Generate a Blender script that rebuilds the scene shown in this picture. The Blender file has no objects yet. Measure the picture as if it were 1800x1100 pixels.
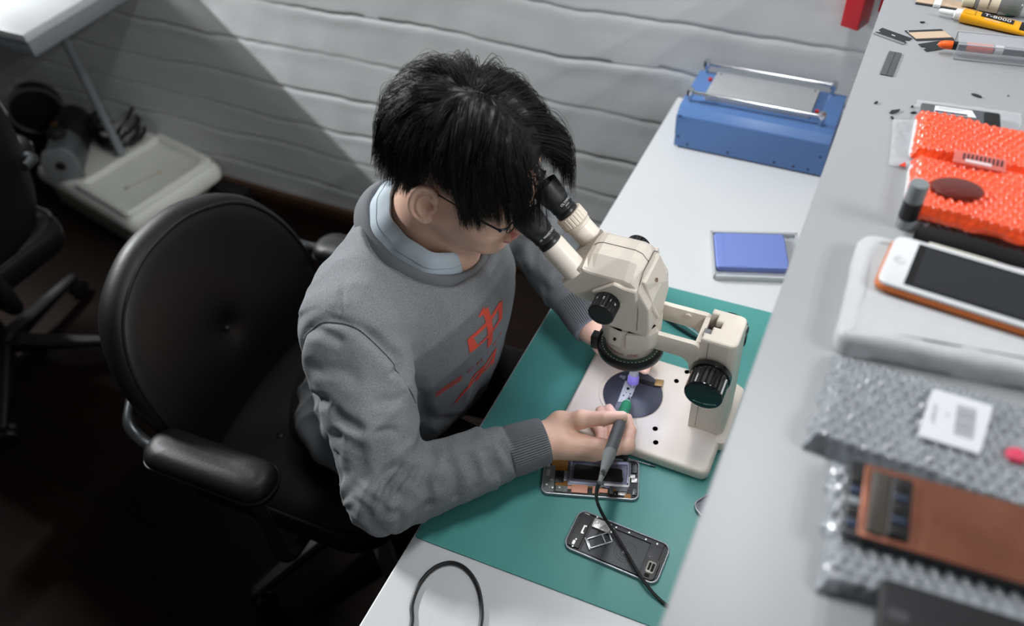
import bpy, bmesh, math, random
import numpy as np
from mathutils import Vector, Matrix, noise as mnoise
from mathutils.bvhtree import BVHTree

random.seed(7)
RNG = np.random.default_rng(7)
PI = math.pi
scene = bpy.context.scene
COL = scene.collection

# ------------------------------------------------------------------ camera
CAM_Z = 1.83                      # camera stands above the world origin
FPX = 1424.785                    # focal length in pixels of an 1800 px wide frame
RW = np.array([[0.899, 0.275, -0.341], [0.433, -0.674, 0.598], [-0.066, -0.686, -0.725]])
def _axes():
    c = np.array([900., 550.]); vx = np.array([-2853., -596.]); vy = np.array([1931., -1055.])
    f = math.sqrt(-(vx - c) @ (vy - c))
    X = -np.array([*(vx - c), f]); X /= np.linalg.norm(X)
    Y = np.array([*(vy - c), f]); Y /= np.linalg.norm(Y)
    Z = np.cross(X, Y)
    if Z[1] > 0: Z = -Z
    return f, np.array([X, Y, Z])
FPX, RW = _axes()
cam_d = bpy.data.cameras.new('camera'); cam = bpy.data.objects.new('camera', cam_d); COL.objects.link(cam)
m = Matrix.Identity(4)
for i in range(3):
    m[i][0] = RW[i][0]; m[i][1] = -RW[i][1]; m[i][2] = -RW[i][2]
m[0][3], m[1][3], m[2][3] = 0, 0, CAM_Z
cam.matrix_world = m
cam_d.sensor_fit = 'HORIZONTAL'; cam_d.sensor_width = 36.0; cam_d.lens = FPX / 1800 * 36
cam_d.clip_start = 0.05
cam_d.dof.use_dof = True; cam_d.dof.focus_distance = 1.19; cam_d.dof.aperture_fstop = 2.3
scene.camera = cam

# ------------------------------------------------------------------ light
scene.view_settings.view_transform = 'Standard'; scene.view_settings.look = 'None'
scene.view_settings.exposure = 0.0; scene.view_settings.gamma = 1.0
world = bpy.data.worlds.new('World'); scene.world = world; world.use_nodes = True
world.node_tree.nodes['Background'].inputs[0].default_value = (0.90, 0.95, 1.0, 1)
world.node_tree.nodes['Background'].inputs[1].default_value = 0.05
def area(name, loc, target, sx, sy, power, col=(0.97, 0.985, 1.0)):
    d = bpy.data.lights.new(name, 'AREA'); d.shape = 'RECTANGLE'; d.size = sx; d.size_y = sy
    d.energy = power; d.color = col
    o = bpy.data.objects.new(name, d); COL.objects.link(o); o.location = loc
    v = Vector(target) - Vector(loc); z = -v.normalized(); y = Vector((0, 1, 0)); x = y.cross(z).normalized(); y = z.cross(x)
    mm = Matrix((x, y, z)).transposed().to_4x4(); mm.translation = loc; o.matrix_world = mm
    return o
# ceiling strips that run at right angles to the back wall
area('ceiling_strip_left', (-3.55, 1.22, 2.53), (-1.4, 1.22, 0.6), 0.03, 0.6, 150)
area('ceiling_strip_right', (2.40, 0.55, 2.90), (-0.6, 0.55, 0.9), 0.04, 1.0, 30)
area('ceiling_strip_right_second', (1.95, 0.55, 2.95), (-0.6, 0.55, 0.9), 0.04, 1.0, 22)
area('ceiling_strip_middle', (-0.40, 1.02, 2.65), (-0.42, 0.75, 0.8), 0.12, 0.7, 15.5)
# strip lamp on the underside of the upper shelf
area('under_shelf_lamp', (0.0, 0.68, 1.205), (-0.26, 0.68, 0.75), 0.03, 1.5, 1.7)
# fill light added under the left shelf to brighten the second desk's top
area('hutch_fill_light', (-2.75, 1.40, 1.20), (-2.75, 1.40, 0.8), 0.4, 0.04, 7)

# ------------------------------------------------------------------ pixel -> place
def at(x, y, z=0.75):
    """the point at height z that the photograph shows at (x, y)"""
    w = RW @ np.array([x - 900., y - 550., FPX]); w = w * ((z - CAM_Z) / w[2])
    return Vector((w[0], w[1], z))
def at_y(x, y, Y):
    w = RW @ np.array([x - 900., y - 550., FPX]); w = w * (Y / w[1])
    return Vector((w[0], Y, w[2] + CAM_Z))
DESK = 0.75; MATZ = 0.7525; SHELF = 1.24

# ------------------------------------------------------------------ materials
def lin(c):
    return tuple((v / 12.92 if v <= 0.04045 else ((v + 0.055) / 1.055) ** 2.4) for v in (x / 255 for x in c))
MATS = {}
def M(name, rgb, rough=0.5, metal=0.0, bump=None, var=None, spec=0.5, trans=0.0, coat=0.0, ior=1.45, alpha=1.0, sheen=0.0, emit=None, sss=0.0):
    """rgb in sRGB 0-255; bump=(scale,strength,dist); var=(scale,amount)"""
    if name in MATS: return MATS[name]
    mt = bpy.data.materials.new(name); mt.use_nodes = True; nt = mt.node_tree; b = nt.nodes['Principled BSDF']
    c = lin(rgb)
    b.inputs['Base Color'].default_value = (*c, 1); b.inputs['Roughness'].default_value = rough
    b.inputs['Metallic'].default_value = metal; b.inputs['Specular IOR Level'].default_value = spec
    b.inputs['IOR'].default_value = ior; b.inputs['Transmission Weight'].default_value = trans
    b.inputs['Coat Weight'].default_value = coat; b.inputs['Coat Roughness'].default_value = 0.15
    b.inputs['Alpha'].default_value = alpha; b.inputs['Sheen Weight'].default_value = sheen
    if sss:
        b.inputs['Subsurface Weight'].default_value = sss; b.inputs['Subsurface Radius'].default_value = (0.8, 0.35, 0.2)
        b.inputs['Subsurface Scale'].default_value = 0.006
    if emit:
        b.inputs['Emission Color'].default_value = (*lin(emit[0]), 1); b.inputs['Emission Strength'].default_value = emit[1]
    tc = None
    if bump or var:
        tc = nt.nodes.new('ShaderNodeTexCoord')
    if var:
        n = nt.nodes.new('ShaderNodeTexNoise'); n.inputs['Scale'].default_value = var[0]; n.inputs['Detail'].default_value = 5
        nt.links.new(tc.outputs['Object'], n.inputs['Vector'])
        r = nt.nodes.new('ShaderNodeMapRange'); r.inputs[1].default_value = 0.25; r.inputs[2].default_value = 0.75
        r.inputs[3].default_value = 1 - var[1]; r.inputs[4].default_value = 1 + var[1]
        nt.links.new(n.outputs['Fac'], r.inputs[0])
        mx = nt.nodes.new('ShaderNodeVectorMath'); mx.operation = 'SCALE'; mx.inputs[0].default_value = c
        nt.links.new(r.outputs[0], mx.inputs['Scale']); nt.links.new(mx.outputs[0], b.inputs['Base Color'])
    if bump:
        n = nt.nodes.new('ShaderNodeTexNoise'); n.inputs['Scale'].default_value = bump[0]; n.inputs['Detail'].default_value = 6
        nt.links.new(tc.outputs['Object'], n.inputs['Vector'])
        bp = nt.nodes.new('ShaderNodeBump'); bp.inputs['Strength'].default_value = bump[1]
        bp.inputs['Distance'].default_value = bump[2] if len(bump) > 2 else 0.002
        nt.links.new(n.outputs['Fac'], bp.inputs['Height']); nt.links.new(bp.outputs[0], b.inputs['Normal'])
    MATS[name] = mt
    return mt

# ------------------------------------------------------------------ mesh helpers
class MB:
    """collects shapes and links them as ONE mesh object"""
    def __init__(s): s.v = []; s.f = []; s.mi = []; s.sm = []; s.T = Matrix.Identity(4); s.cur = 0
    def at(s, loc=(0, 0, 0), rz=0.0, rx=0.0, ry=0.0):
        s.T = Matrix.Translation(loc) @ Matrix.Rotation(rz, 4, 'Z') @ Matrix.Rotation(ry, 4, 'Y') @ Matrix.Rotation(rx, 4, 'X'); return s
    def mat(s, i): s.cur = i; return s
    def add(s, vs, fs, smooth=False):
        o = len(s.v); s.v += [tuple(s.T @ Vector(p)) for p in vs]
        s.f += [tuple(i + o for i in f) for f in fs]; s.mi += [s.cur] * len(fs); s.sm += [smooth] * len(fs)
        return s
    def loops(s, L, cap0=True, cap1=True, closed=True, smooth=True):
        n = len(L[0]); vs = [p for l in L for p in l]; fs = []
        for k in range(len(L) - 1):
            for i in range(n if closed else n - 1):
                j = (i + 1) % n; fs.append((k * n + i, k * n + j, (k + 1) * n + j, (k + 1) * n + i))
        o = len(s.v); s.add(vs, fs, smooth)
        if cap0: s.f.append(tuple(o + i for i in reversed(range(n)))); s.mi.append(s.cur); s.sm.append(False)
        if cap1: s.f.append(tuple(o + (len(L) - 1) * n + i for i in range(n))); s.mi.append(s.cur); s.sm.append(False)
        return s
    def slab(s, out, z0, z1, bev=0.0, segs=3, bot=None):
        """2D outline (ccw) raised from z0 to z1 with rounded rims"""
        bot = bev if bot is None else bot
        L = []
        if bot > 0:
            for k in range(segs + 1):
                a = PI / 2 * k / segs; L.append([(x, y, z0 + bot * (1 - math.sin(a))) for x, y in inset(out, bot * (1 - math.cos(a)) if k else bot)] if False else
                                                [(x, y, z0 + bot * (1 - math.cos(a))) for x, y in inset(out, bot * (1 - math.sin(a)))])
        else: L.append([(x, y, z0) for x, y in out])
        if bev > 0:
            for k in range(segs + 1):
                a = PI / 2 * k / segs; L.append([(x, y, z1 - bev * (1 - math.sin(a))) for x, y in inset(out, bev * (1 - math.cos(a)))])
        else: L.append([(x, y, z1) for x, y in out])
        return s.loops(L, smooth=True)
    def box(s, x0, x1, y0, y1, z0, z1, bev=0.0):
        if bev <= 0:
            return s.add([(x, y, z) for z in (z0, z1) for x, y in ((x0, y0), (x1, y0), (x1, y1), (x0, y1))],
                         [(3, 2, 1, 0), (4, 5, 6, 7), (0, 1, 5, 4), (1, 2, 6, 5), (2, 3, 7, 6), (3, 0, 4, 7)])
        return s.slab(rrect(x0, x1, y0, y1, bev * 1.2, 3), z0, z1, bev, 2)
    def lathe(s, prof, n=32, smooth=True, cap=True):
        """prof: list of (r, z) about local z"""
        L = [[(r * math.cos(2 * PI * i / n), r * math.sin(2 * PI * i / n), z) for i in range(n)] for r, z in prof]
        return s.loops(L, cap, cap, True, smooth)
    def cyl(s, p0, p1, r0, r1=None, n=20, bev=0.0):
        r1 = r0 if r1 is None else r1
        p0 = Vector(p0); p1 = Vector(p1); d = p1 - p0; l = d.length
        old = s.T; s.T = old @ Matrix.Translation(p0) @ d.to_track_quat('Z', 'Y').to_matrix().to_4x4()
        pr = [(r0, 0), (r1, l)] if bev <= 0 else [(r0 - bev, 0), (r0 - bev * .3, bev * .3), (r0, bev), (r1, l - bev), (r1 - bev * .3, l - bev * .3), (r1 - bev, l)]
        s.lathe(pr, n); s.T = old; return s
    def lathe_on(s, p0, p1, prof, n=32):
        p0 = Vector(p0); d = Vector(p1) - p0
        old = s.T; s.T = old @ Matrix.Translation(p0) @ d.to_track_quat('Z', 'Y').to_matrix().to_4x4()
        s.lathe(prof, n); s.T = old; return s
    def tube(s, pts, r, n=8, closed=False, flat=1.0):
        P = [Vector(p) for p in pts]; k = len(P); rs = r if isinstance(r, (list, tuple)) else [r] * k
        L = []; nrm = None
        for i in range(k):
            a = P[(i - 1) % k] if (closed or i > 0) else P[i]; b = P[(i + 1) % k] if (closed or i < k - 1) else P[i]
            t = (b - a).normalized()
            if nrm is None: nrm = t.orthogonal().normalized() if abs(t.z) > .95 else t.cross(Vector((0, 0, 1))).normalized()
            nrm = (nrm - t * nrm.dot(t)).normalized(); bi = t.cross(nrm)
            L.append([tuple(P[i] + rs[i] * (math.cos(2 * PI * j / n) * nrm + flat * math.sin(2 * PI * j / n) * bi)) for j in range(n)])
        if closed: L.append(L[0])
        return s.loops(L, not closed, not closed)
    def ball(s, c, r, n=16, sz=1.0):
        old = s.T; s.T = old @ Matrix.Translation(c)
        s.lathe([(max(r * math.sin(PI * k / n), 1e-5), -sz * r * math.cos(PI * k / n)) for k in range(n + 1)], n * 2 if n < 12 else 24); s.T = old; return s
    def prism(s, out, axis, a0, a1, bev=0.0):
        """outline given in the plane across `axis` ('x': (y,z), 'y': (x,z))"""
        old = s.T
        if axis == 'y': s.T = old @ Matrix(((1, 0, 0, 0), (0, 0, -1, 0), (0, 1, 0, 0), (0, 0, 0, 1))); s.slab(ccw(out), -a1, -a0, bev, 2)
        else: s.T = old @ Matrix(((0, 0, 1, 0), (1, 0, 0, 0), (0, 1, 0, 0), (0, 0, 0, 1))); s.slab(ccw(out), a0, a1, bev, 2)
        s.T = old; return s
    def build(s, name, mats, parent=None, off=None, auto=math.radians(38)):
        me = bpy.data.meshes.new(name); v = s.v
        if off is not None: v = [(p[0] - off[0], p[1] - off[1], p[2] - off[2]) for p in v]
        me.from_pydata(v, [], s.f); me.update()
        ms = mats if isinstance(mats, (list, tuple)) else [mats]
        for mm in ms: me.materials.append(mm)
        me.polygons.foreach_set('material_index', s.mi); me.polygons.foreach_set('use_smooth', s.sm)
        if any(s.sm):
            try: me.set_sharp_from_angle(angle=auto)
            except Exception: pass
        o = bpy.data.objects.new(name, me); COL.objects.link(o)
        if parent is not None: o.parent = parent
        return o
def ccw(out):
    a = sum(out[i][0] * out[(i + 1) % len(out)][1] - out[(i + 1) % len(out)][0] * out[i][1] for i in range(len(out)))
    return list(out) if a > 0 else list(reversed(out))
def inset(out, d):
    if d <= 1e-9: return list(out)
    n = len(out); res = []
    for i in range(n):
        p0, p1, p2 = Vector(out[i - 1]), Vector(out[i]), Vector(out[(i + 1) % n])
        e1 = (p1 - p0); e2 = (p2 - p1)
        e1 = e1.normalized() if e1.length > 1e-9 else Vector((1, 0)); e2 = e2.normalized() if e2.length > 1e-9 else e1
        n1 = Vector((-e1.y, e1.x)); n2 = Vector((-e2.y, e2.x)); nn = n1 + n2
        nn = nn.normalized() if nn.length > 1e-6 else n1
        k = d / max(nn.dot(n1), 0.5); q = p1 + nn * k; res.append((q.x, q.y))
    return res
def rrect(x0, x1, y0, y1, r, n=5):
    r = min(r, (x1 - x0) / 2 - 1e-5, (y1 - y0) / 2 - 1e-5); o = []
    for cx, cy, a in ((x1 - r, y1 - r, 0), (x0 + r, y1 - r, 90), (x0 + r, y0 + r, 180), (x1 - r, y0 + r, 270)):
        for k in range(n + 1):
            t = math.radians(a + 90 * k / n); o.append((cx + r * math.cos(t), cy + r * math.sin(t)))
    return o
def rpoly(pts, r, n=4):
    """polygon with rounded corners"""
    pts = ccw(pts); out = []; k = len(pts); rr = r if isinstance(r, (list, tuple)) else [r] * k
    for i in range(k):
        p0, p1, p2 = Vector(pts[i - 1]), Vector(pts[i]), Vector(pts[(i + 1) % k])
        a = (p0 - p1); b = (p2 - p1); d = min(rr[i] * 1.0, a.length * .48, b.length * .48)
        q0 = p1 + a.normalized() * d; q2 = p1 + b.normalized() * d
        for j in range(n + 1):
            t = j / n; q = q0 * (1 - t) ** 2 + p1 * 2 * t * (1 - t) + q2 * t * t; out.append((q.x, q.y))
    return out
def spline(pts, n=8, closed=False):
    P = [Vector(p) for p in pts]; k = len(P); out = []
    rng = range(k) if closed else range(k - 1)
    for i in rng:
        p0 = P[(i - 1) % k] if (closed or i > 0) else P[i] * 2 - P[i + 1]
        p1 = P[i]; p2 = P[(i + 1) % k]; p3 = P[(i + 2) % k] if (closed or i < k - 2) else p2 * 2 - p1
        for j in range(n):
            t = j / n
            out.append(0.5 * ((2 * p1) + (p2 - p0) * t + (2 * p0 - 5 * p1 + 4 * p2 - p3) * t * t + (3 * p1 - p0 - 3 * p2 + p3) * t ** 3))
    if not closed: out.append(P[-1])
    return out
def tag(o, label, cat, group=None):
    o['label'] = label; o['category'] = cat
    if group: o['group'] = group
    return o
def thing(name, label, cat, loc=(0, 0, 0), rz=0.0, group=None):
    o = bpy.data.objects.new(name, None); COL.objects.link(o); o.location = loc; o.rotation_euler = (0, 0, rz)
    o.empty_display_size = 0.05
    return tag(o, label, cat, group)
def structure(o): o['kind'] = 'structure'; return o
FONTMESH = {}
def text_mb(txt, size, mb, loc, rz=0.0, ext=0.0002, pre=None, squash=1.0, rot=None):
    """letters from the built-in font as flat mesh added to mb (centred)"""
    if txt not in FONTMESH:
        cu = bpy.data.curves.new('t', 'FONT'); cu.body = txt; cu.align_x = 'CENTER'; cu.align_y = 'CENTER'; cu.resolution_u = 2
        ob = bpy.data.objects.new('t', cu); COL.objects.link(ob)
        dg = bpy.context.evaluated_depsgraph_get(); me = bpy.data.meshes.new_from_object(ob.evaluated_get(dg))
        FONTMESH[txt] = ([tuple(v.co) for v in me.vertices], [tuple(p.vertices) for p in me.polygons])
        bpy.data.objects.remove(ob); bpy.data.curves.remove(cu); bpy.data.meshes.remove(me)
    vs, fs = FONTMESH[txt]; old = mb.T
    T = Matrix.Translation(loc) @ Matrix.Rotation(rz, 4, 'Z')
    if rot is not None: T = Matrix.Translation(loc) @ rot.to_4x4()
    mb.T = (pre if pre is not None else old) @ T
    mb.add([(x * size * squash, y * size, ext) for x, y, z in vs], fs); mb.T = old
    return mb
# ================================================================== the setting
def noise2(x, s, seed=0.0): return mnoise.noise(Vector((x * s, seed * 7.31, seed * 3.7)))
def build_wall():
    Y = 1.70; x0, x1 = -3.7, 1.3; dx = 0.012; nx = int((x1 - x0) / dx) + 1
    base = [0.0, 0.14, 0.275, 0.39, 0.515, 0.655, 0.80, 0.925, 1.06, 1.20, 1.34, 1.48, 1.62, 1.76, 1.90, 2.04, 2.18, 2.32, 2.46, 2.60]
    # profile below a joint: distance below the joint, recess
    prof = [(0.0, 0.0), (0.0012, .0016), (0.0030, .0012), (0.010, -.0007), (0.017, -.0013), (0.030, -.0008), (0.048, .0)]
    rows = []
    for k in range(len(base) - 1, -1, -1):
        fr = (1.0 if k not in (0, len(base) - 1) else 0.0)
        for d, r in prof: rows.append((k, d, r * fr, fr))
        if k > 0:
            h = base[k] - base[k - 1]
            for t in (0.45, 0.62, 0.8, 0.93): rows.append((k, h * t, 0.0, fr))
    vs = []
    for (k, d, r, fr) in rows:
        for i in range(nx):
            x = x0 + i * dx
            w = fr * (0.013 * noise2(x, 3.1, k + 1.0) + 0.008 * noise2(x, 7.5, k + 20.0) + 0.0035 * noise2(x, 26.0, k + 40.0))
            dep = max(0.15, 0.75 + 0.9 * noise2(x, 2.3, k + 60.0))
            z = base[k] + w - d
            if k == 0: z = max(0.0, z) if d == 0 else -0.001 * d
            if k > 0:
                h = base[k] - base[k - 1]; t = d / h
                w2 = (0.0 if k - 1 == 0 else 1.0) * (0.013 * noise2(x, 3.1, k) + 0.008 * noise2(x, 7.5, k + 19.0) + 0.0035 * noise2(x, 26.0, k + 39.0))
                if t > 0.3: z = base[k] - d + w * (1 - t) + w2 * t
            y = Y + r * dep + 0.0010 * mnoise.noise(Vector((x * 2.2, z * 3.0, 4.4))) + 0.0011 * mnoise.noise(Vector((x * 11, z * 14, 9.1)))
            vs.append((x, y, z))
    fs = []
    for j in range(len(rows) - 1):
        for i in range(nx - 1):
            a = j * nx + i; fs.append((a, a + nx, a + nx + 1, a + 1))
    mb = MB(); mb.add(vs, fs, True)
    o = mb.build('wall_back', M('white_paint_wall', (212, 214, 214), 0.55, bump=(60, 0.25, 0.0015), var=(3, 0.04)), auto=math.radians(60))
    structure(o)
    mb = MB(); mb.box(x0, x1, Y + 0.02, Y + 0.12, 0, 2.6); structure(mb.build('wall_back_core', MATS['white_paint_wall'])).parent = o
build_wall()
mt = M('dark_floor_boards', (44, 30, 23), 0.7, spec=.08, bump=(40, 0.15, 0.001))
nt = mt.node_tree; b = nt.nodes['Principled BSDF']
tc = nt.nodes.new('ShaderNodeTexCoord'); mp = nt.nodes.new('ShaderNodeMapping'); mp.inputs['Rotation'].default_value = (0, 0, 0.0)
nt.links.new(tc.outputs['Object'], mp.inputs['Vector'])
br = nt.nodes.new('ShaderNodeTexBrick'); br.inputs['Scale'].default_value = 1.0; br.inputs['Brick Width'].default_value = 1.2; br.inputs['Row Height'].default_value = 0.16
br.inputs['Mortar Size'].default_value = 0.0025; br.inputs['Color1'].default_value = (*lin((20, 12, 8)), 1); br.inputs['Color2'].default_value = (*lin((25, 15, 10)), 1); br.inputs['Mortar'].default_value = (*lin((14, 10, 8)), 1)
nt.links.new(mp.outputs[0], br.inputs['Vector'])
ms = nt.nodes.new('ShaderNodeMapping'); ms.inputs['Scale'].default_value = (1.5, 22, 1); nt.links.new(tc.outputs['Object'], ms.inputs['Vector'])
gn = nt.nodes.new('ShaderNodeTexNoise'); gn.inputs['Scale'].default_value = 3; gn.inputs['Detail'].default_value = 6; nt.links.new(ms.outputs[0], gn.inputs['Vector'])
mx = nt.nodes.new('ShaderNodeMix'); mx.data_type = 'RGBA'; mx.blend_type = 'MULTIPLY'; mx.inputs['Factor'].default_value = 0.6
nt.links.new(br.outputs['Color'], mx.inputs['A']); nt.links.new(gn.outputs['Color'], mx.inputs['B']); nt.links.new(mx.outputs['Result'], b.inputs['Base Color'])
mb = MB(); mb.box(-3.7, 1.3, -1.6, 1.72, -0.05, 0.0); structure(mb.build('floor', mt))
mb = MB(); mb.box(-3.7, 1.3, 1.678, 1.7, 0.0, 0.055, 0.004); structure(mb.build('baseboard_back', M('brown_baseboard', (70, 48, 34), 0.5, var=(20, 0.2))))

# ================================================================== work desk, mat, shelf
white_lam = M('white_laminate', (198, 200, 201), 0.34, bump=(900, 0.05, 0.0003), var=(6, 0.015))
grey_lam = M('pale_grey_laminate', (150, 152, 154), 0.36, bump=(900, 0.05, 0.0003), var=(5, 0.02))
edge_m = M('laminate_edge', (150, 152, 154), 0.5)
metal_leg = M('grey_steel', (95, 98, 102), 0.35, 0.9)
t = thing('work_desk', 'white topped work desk carrying the green mat and the microscope', 'desk', (-0.03, 0.7, 0))
mb = MB(); mb.box(-0.418, 0.43, -1.3, 0.985, 0.722, 0.75, 0.002); mb.build('worktop', white_lam, t)
for x in (-0.36, 0.37):
    for y in (-1.2, 0.9):
        mb = MB(); mb.box(x - .025, x + .025, y - .025, y + .025, 0, 0.722, 0.003); mb.build('leg', metal_leg, t)
mb = MB(); mb.box(-0.335, 0.345, 0.885, 0.915, 0.66, 0.72); mb.build('apron', metal_leg, t)

mat_m = M('green_rubber_mat', (76, 148, 142), 0.42, bump=(700, 0.08, 0.0004), var=(7, 0.06))
q = [at(729, 943, MATZ), at(1143.6, 1100, MATZ), Vector((0.12, 0.35, 0)), Vector((0.12, 1.075, 0)), at(1351.7, 547.9, MATZ), at(1182.5, 505.5, MATZ), Vector((-0.4465, 1.052, 0)), at(978, 527, MATZ)]
mb = MB(); mb.slab(rpoly([(p.x, p.y) for p in q], 0.004, 3), 0.7501, MATZ, 0.0008, 2)
tag(mb.build('desk_mat', mat_m), 'green rubber work mat lying across the white desk', 'mat')
# dark wear and dust marks are part of the mat colour
nt = mat_m.node_tree

t = thing('upper_shelf', 'long pale grey shelf board above the right side of the desk', 'shelf', (0.2, 0.6, 0.75))
mb = MB(); mb.box(-0.242, 0.25, -1.9, 1.09, SHELF - 0.75 - 0.022, SHELF - 0.75, 0.0015); mb.build('shelf_board', grey_lam, t)
mb = MB(); mb.box(0.21, 0.23, -1.85, 1.09, 0.0, SHELF - 0.75 - 0.022); mb.build('back_panel', grey_lam, t)
mb = MB(); mb.box(-0.05, 0.21, 1.05, 1.07, 0.0, SHELF - 0.75 - 0.022); mb.build('side_panel', grey_lam, t)
mb = MB(); mb.box(-.22, -.18, -.7, .85, SHELF - 0.75 - .030, SHELF - 0.75 - .0225, .002); mb.build('lamp_housing', M('lamp_white', (225, 226, 228), .4), t)

# ================================================================== the other workstation at the left
t = thing('second_desk', 'white topped desk corner at the upper left, thick grey edge', 'desk', (-2.75, 1.48, 0))
mb = MB(); mb.box(-0.65, 0.565, -0.21, 0.21, 0.80, 0.825, 0.002); mb.build('worktop', white_lam, t)
mb = MB(); mb.box(-0.64, 0.561, -0.206, 0.21, 0.755, 0.7995, 0.002); mb.build('apron', M('grey_edge_band', (128, 133, 137), 0.5), t)
for x, y in ((0.31, 0.06), (-0.58, 0.15), (-0.58, -0.15)):
    mb = MB(); mb.cyl((x, y, 0), (x, y, 0.755), 0.015, n=18); mb.build('leg', M('pale_steel', (150, 154, 158), .4, .5), t)
t = thing('added_shadow_shelf', 'unseen shelf board added above the left desk to shade the wall', 'shelf', (-2.9, 1.2, 0.825))  # out of view, put in to cast the slanting shadow on the back wall
mb = MB(); mb.box(-0.5, 0.52, -0.08, 0.48, 0.395, 0.415); mb.build('shelf_board', grey_lam, t)
mb = MB(); mb.box(-0.5, -0.48, 0.1, 0.48, 0.0, 0.395); mb.build('side_panel', grey_lam, t)
# ================================================================== stereo microscope
cream = M('cream_enamel', (226, 216, 203), 0.36, bump=(300, 0.06, 0.0004), var=(12, 0.015))
cream2 = M('cream_plastic', (219, 208, 192), 0.42)
blk = M('black_plastic', (22, 22, 24), 0.35)
blk_gloss = M('black_gloss', (14, 14, 15), 0.16, coat=0.5)
blk_matte = M('black_rubber', (25, 25, 27), 0.62)
dark_hole = M('dark_recess', (12, 11, 11), 0.8)
chrome = M('chrome', (205, 208, 212), 0.18, 1.0)
brushed = M('brushed_aluminium', (184, 186, 188), 0.42, 0.3, bump=(400, 0.15, 0.0004), var=(30, 0.05))
white_ink = M('white_ink', (225, 225, 225), 0.6)
red_ink = M('red_ink', (150, 34, 40), 0.6)
ML = Vector((-0.205, 0.774, MATZ))
t = thing('stereo_microscope', 'cream stereo microscope with black eyepieces standing on the green mat', 'microscope', ML)
YC = 0.775
# base with its stage plate
out = rpoly([(-.325, .682), (-.083, .682), (-.083, .868), (-.325, .868)], .016, 5)
mb = MB(); mb.slab(out, .7568, .776, .006, 3, bot=.002)
base = mb.build('base', cream, t, ML)
mb = MB(); mb.slab(rpoly([(-.092, .74), (-.074, .745), (-.074, .86), (-.092, .868)], .006, 3), .757, .777, .003, 2); mb.build('rear_foot', cream, base, ML)
for x, y in ((-.31, .70), (-.31, .85), (-.1, .70), (-.1, .85)):
    mb = MB(); mb.cyl((x, y, MATZ), (x, y, .7568), .009, n=16); mb.build('rubber_foot', blk_matte, base, ML)
for x, y in ((-.17, .859), (-.18, .834), (-.181, .731), (-.172, .707)):
    mb = MB(); mb.at((x, y, .776)).lathe([(.0042, 0), (.0042, .0003), (.0034, .0005), (.0030, -.001), (.0001, -.001)], 18); mb.build('screw_hole', dark_hole, base, ML)
mb = MB(); mb.at((-.2395, .783, .776)).lathe([(.0525, 0), (.0525, .0006), (.0515, .0009), (.0495, .0009), (.0495, .0002)], 56); mb.build('stage_ring', cream2, t, ML)
mb = MB(); mb.at((-.236, .781, .7764)).lathe([(.0470, 0), (.0478, .0006), (.0478, .0016), (.0468, .0022), (.0001, .0022)], 64)
sp = mb.build('stage_plate', M('dark_stage_plate', (60, 63, 76), 0.36, bump=(90, 0.1, 0.0004), var=(18, 0.22)), t, ML)
mb = MB(); mb.at((-.262, .806, .7786)).box(-.006, .001, -.002, .003, 0, .0003); mb.box(.0, .004, -.004, .004, 0, .0003)
mb.build('paper_scrap', M('pale_residue', (120, 126, 140), 0.6), sp, ML)
# pillar with dovetail slot
out = [(-.137, .757)] + rpoly([(-.137, .757), (-.086, .757), (-.086, .82), (-.137, .82)], [0, .009, .009, 0], 4)[5:15]
out = [(-.137, .757), (-.098, .757), (-.0925, .7585), (-.0885, .762), (-.087, .768), (-.087, .810), (-.0885, .8155), (-.0925, .819), (-.098, .82), (-.137, .82),
       (-.137, .809), (-.127, .809), (-.127, .797), (-.118, .797), (-.118, .786), (-.128, .786), (-.128, .771), (-.137, .771)]
mb = MB()
L = []
for z, ins, fl in ((.776, 0, 1), (.85, 0, .75), (.9, 0, .5), (.95, 0, .2), (.976, 0, 0), (.9788, .0008, 0), (.980, .0026, 0)):
    L.append([(x + (fl * .004 if x > -.11 else 0), y, z) for x, y in inset(out, ins)])
mb.loops(L, smooth=False)
pil = mb.build('pillar', cream, t, ML)
mb = MB(); mb.box(-.139, -.129, .772, .785, .90, .972); mb.build('slide_block', M('grey_metal', (128, 128, 130), 0.4, 0.6), pil, ML)
mb = MB(); mb.box(-.1272, -.1195, .7865, .8085, .80, .968); mb.build('rack', dark_hole, pil, ML)
mb = MB(); mb.box(-.1262, -.1257, .7566, .757, .78, .975); mb.build('seam', dark_hole, pil, ML)
def knurl(mb, p0, p1, r, n=26, depth=.0016, ends=.002):
    """knurled grip: lathe whose radius alternates"""
    p0 = Vector(p0); d = Vector(p1) - p0; l = d.length; N = n * 4
    old = mb.T; mb.T = old @ Matrix.Translation(p0) @ d.to_track_quat('Z', 'Y').to_matrix().to_4x4(); L = []
    for z, k, dr in ((0, 0, -ends), (ends * .4, 0, -ends * .2), (ends, 0, 0), (ends * 1.6, 1, 0), (l - ends * 1.6, 1, 0), (l - ends, 0, 0), (l - ends * .4, 0, -ends * .2), (l, 0, -ends)):
        L.append([((r + dr - (depth if (k and i % 4 in (0,)) else 0)) * math.cos(2 * PI * i / N), (r + dr - (depth if (k and i % 4 in (0,)) else 0)) * math.sin(2 * PI * i / N), z) for i in range(N)])
    mb.loops(L, smooth=False); mb.T = old
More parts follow.
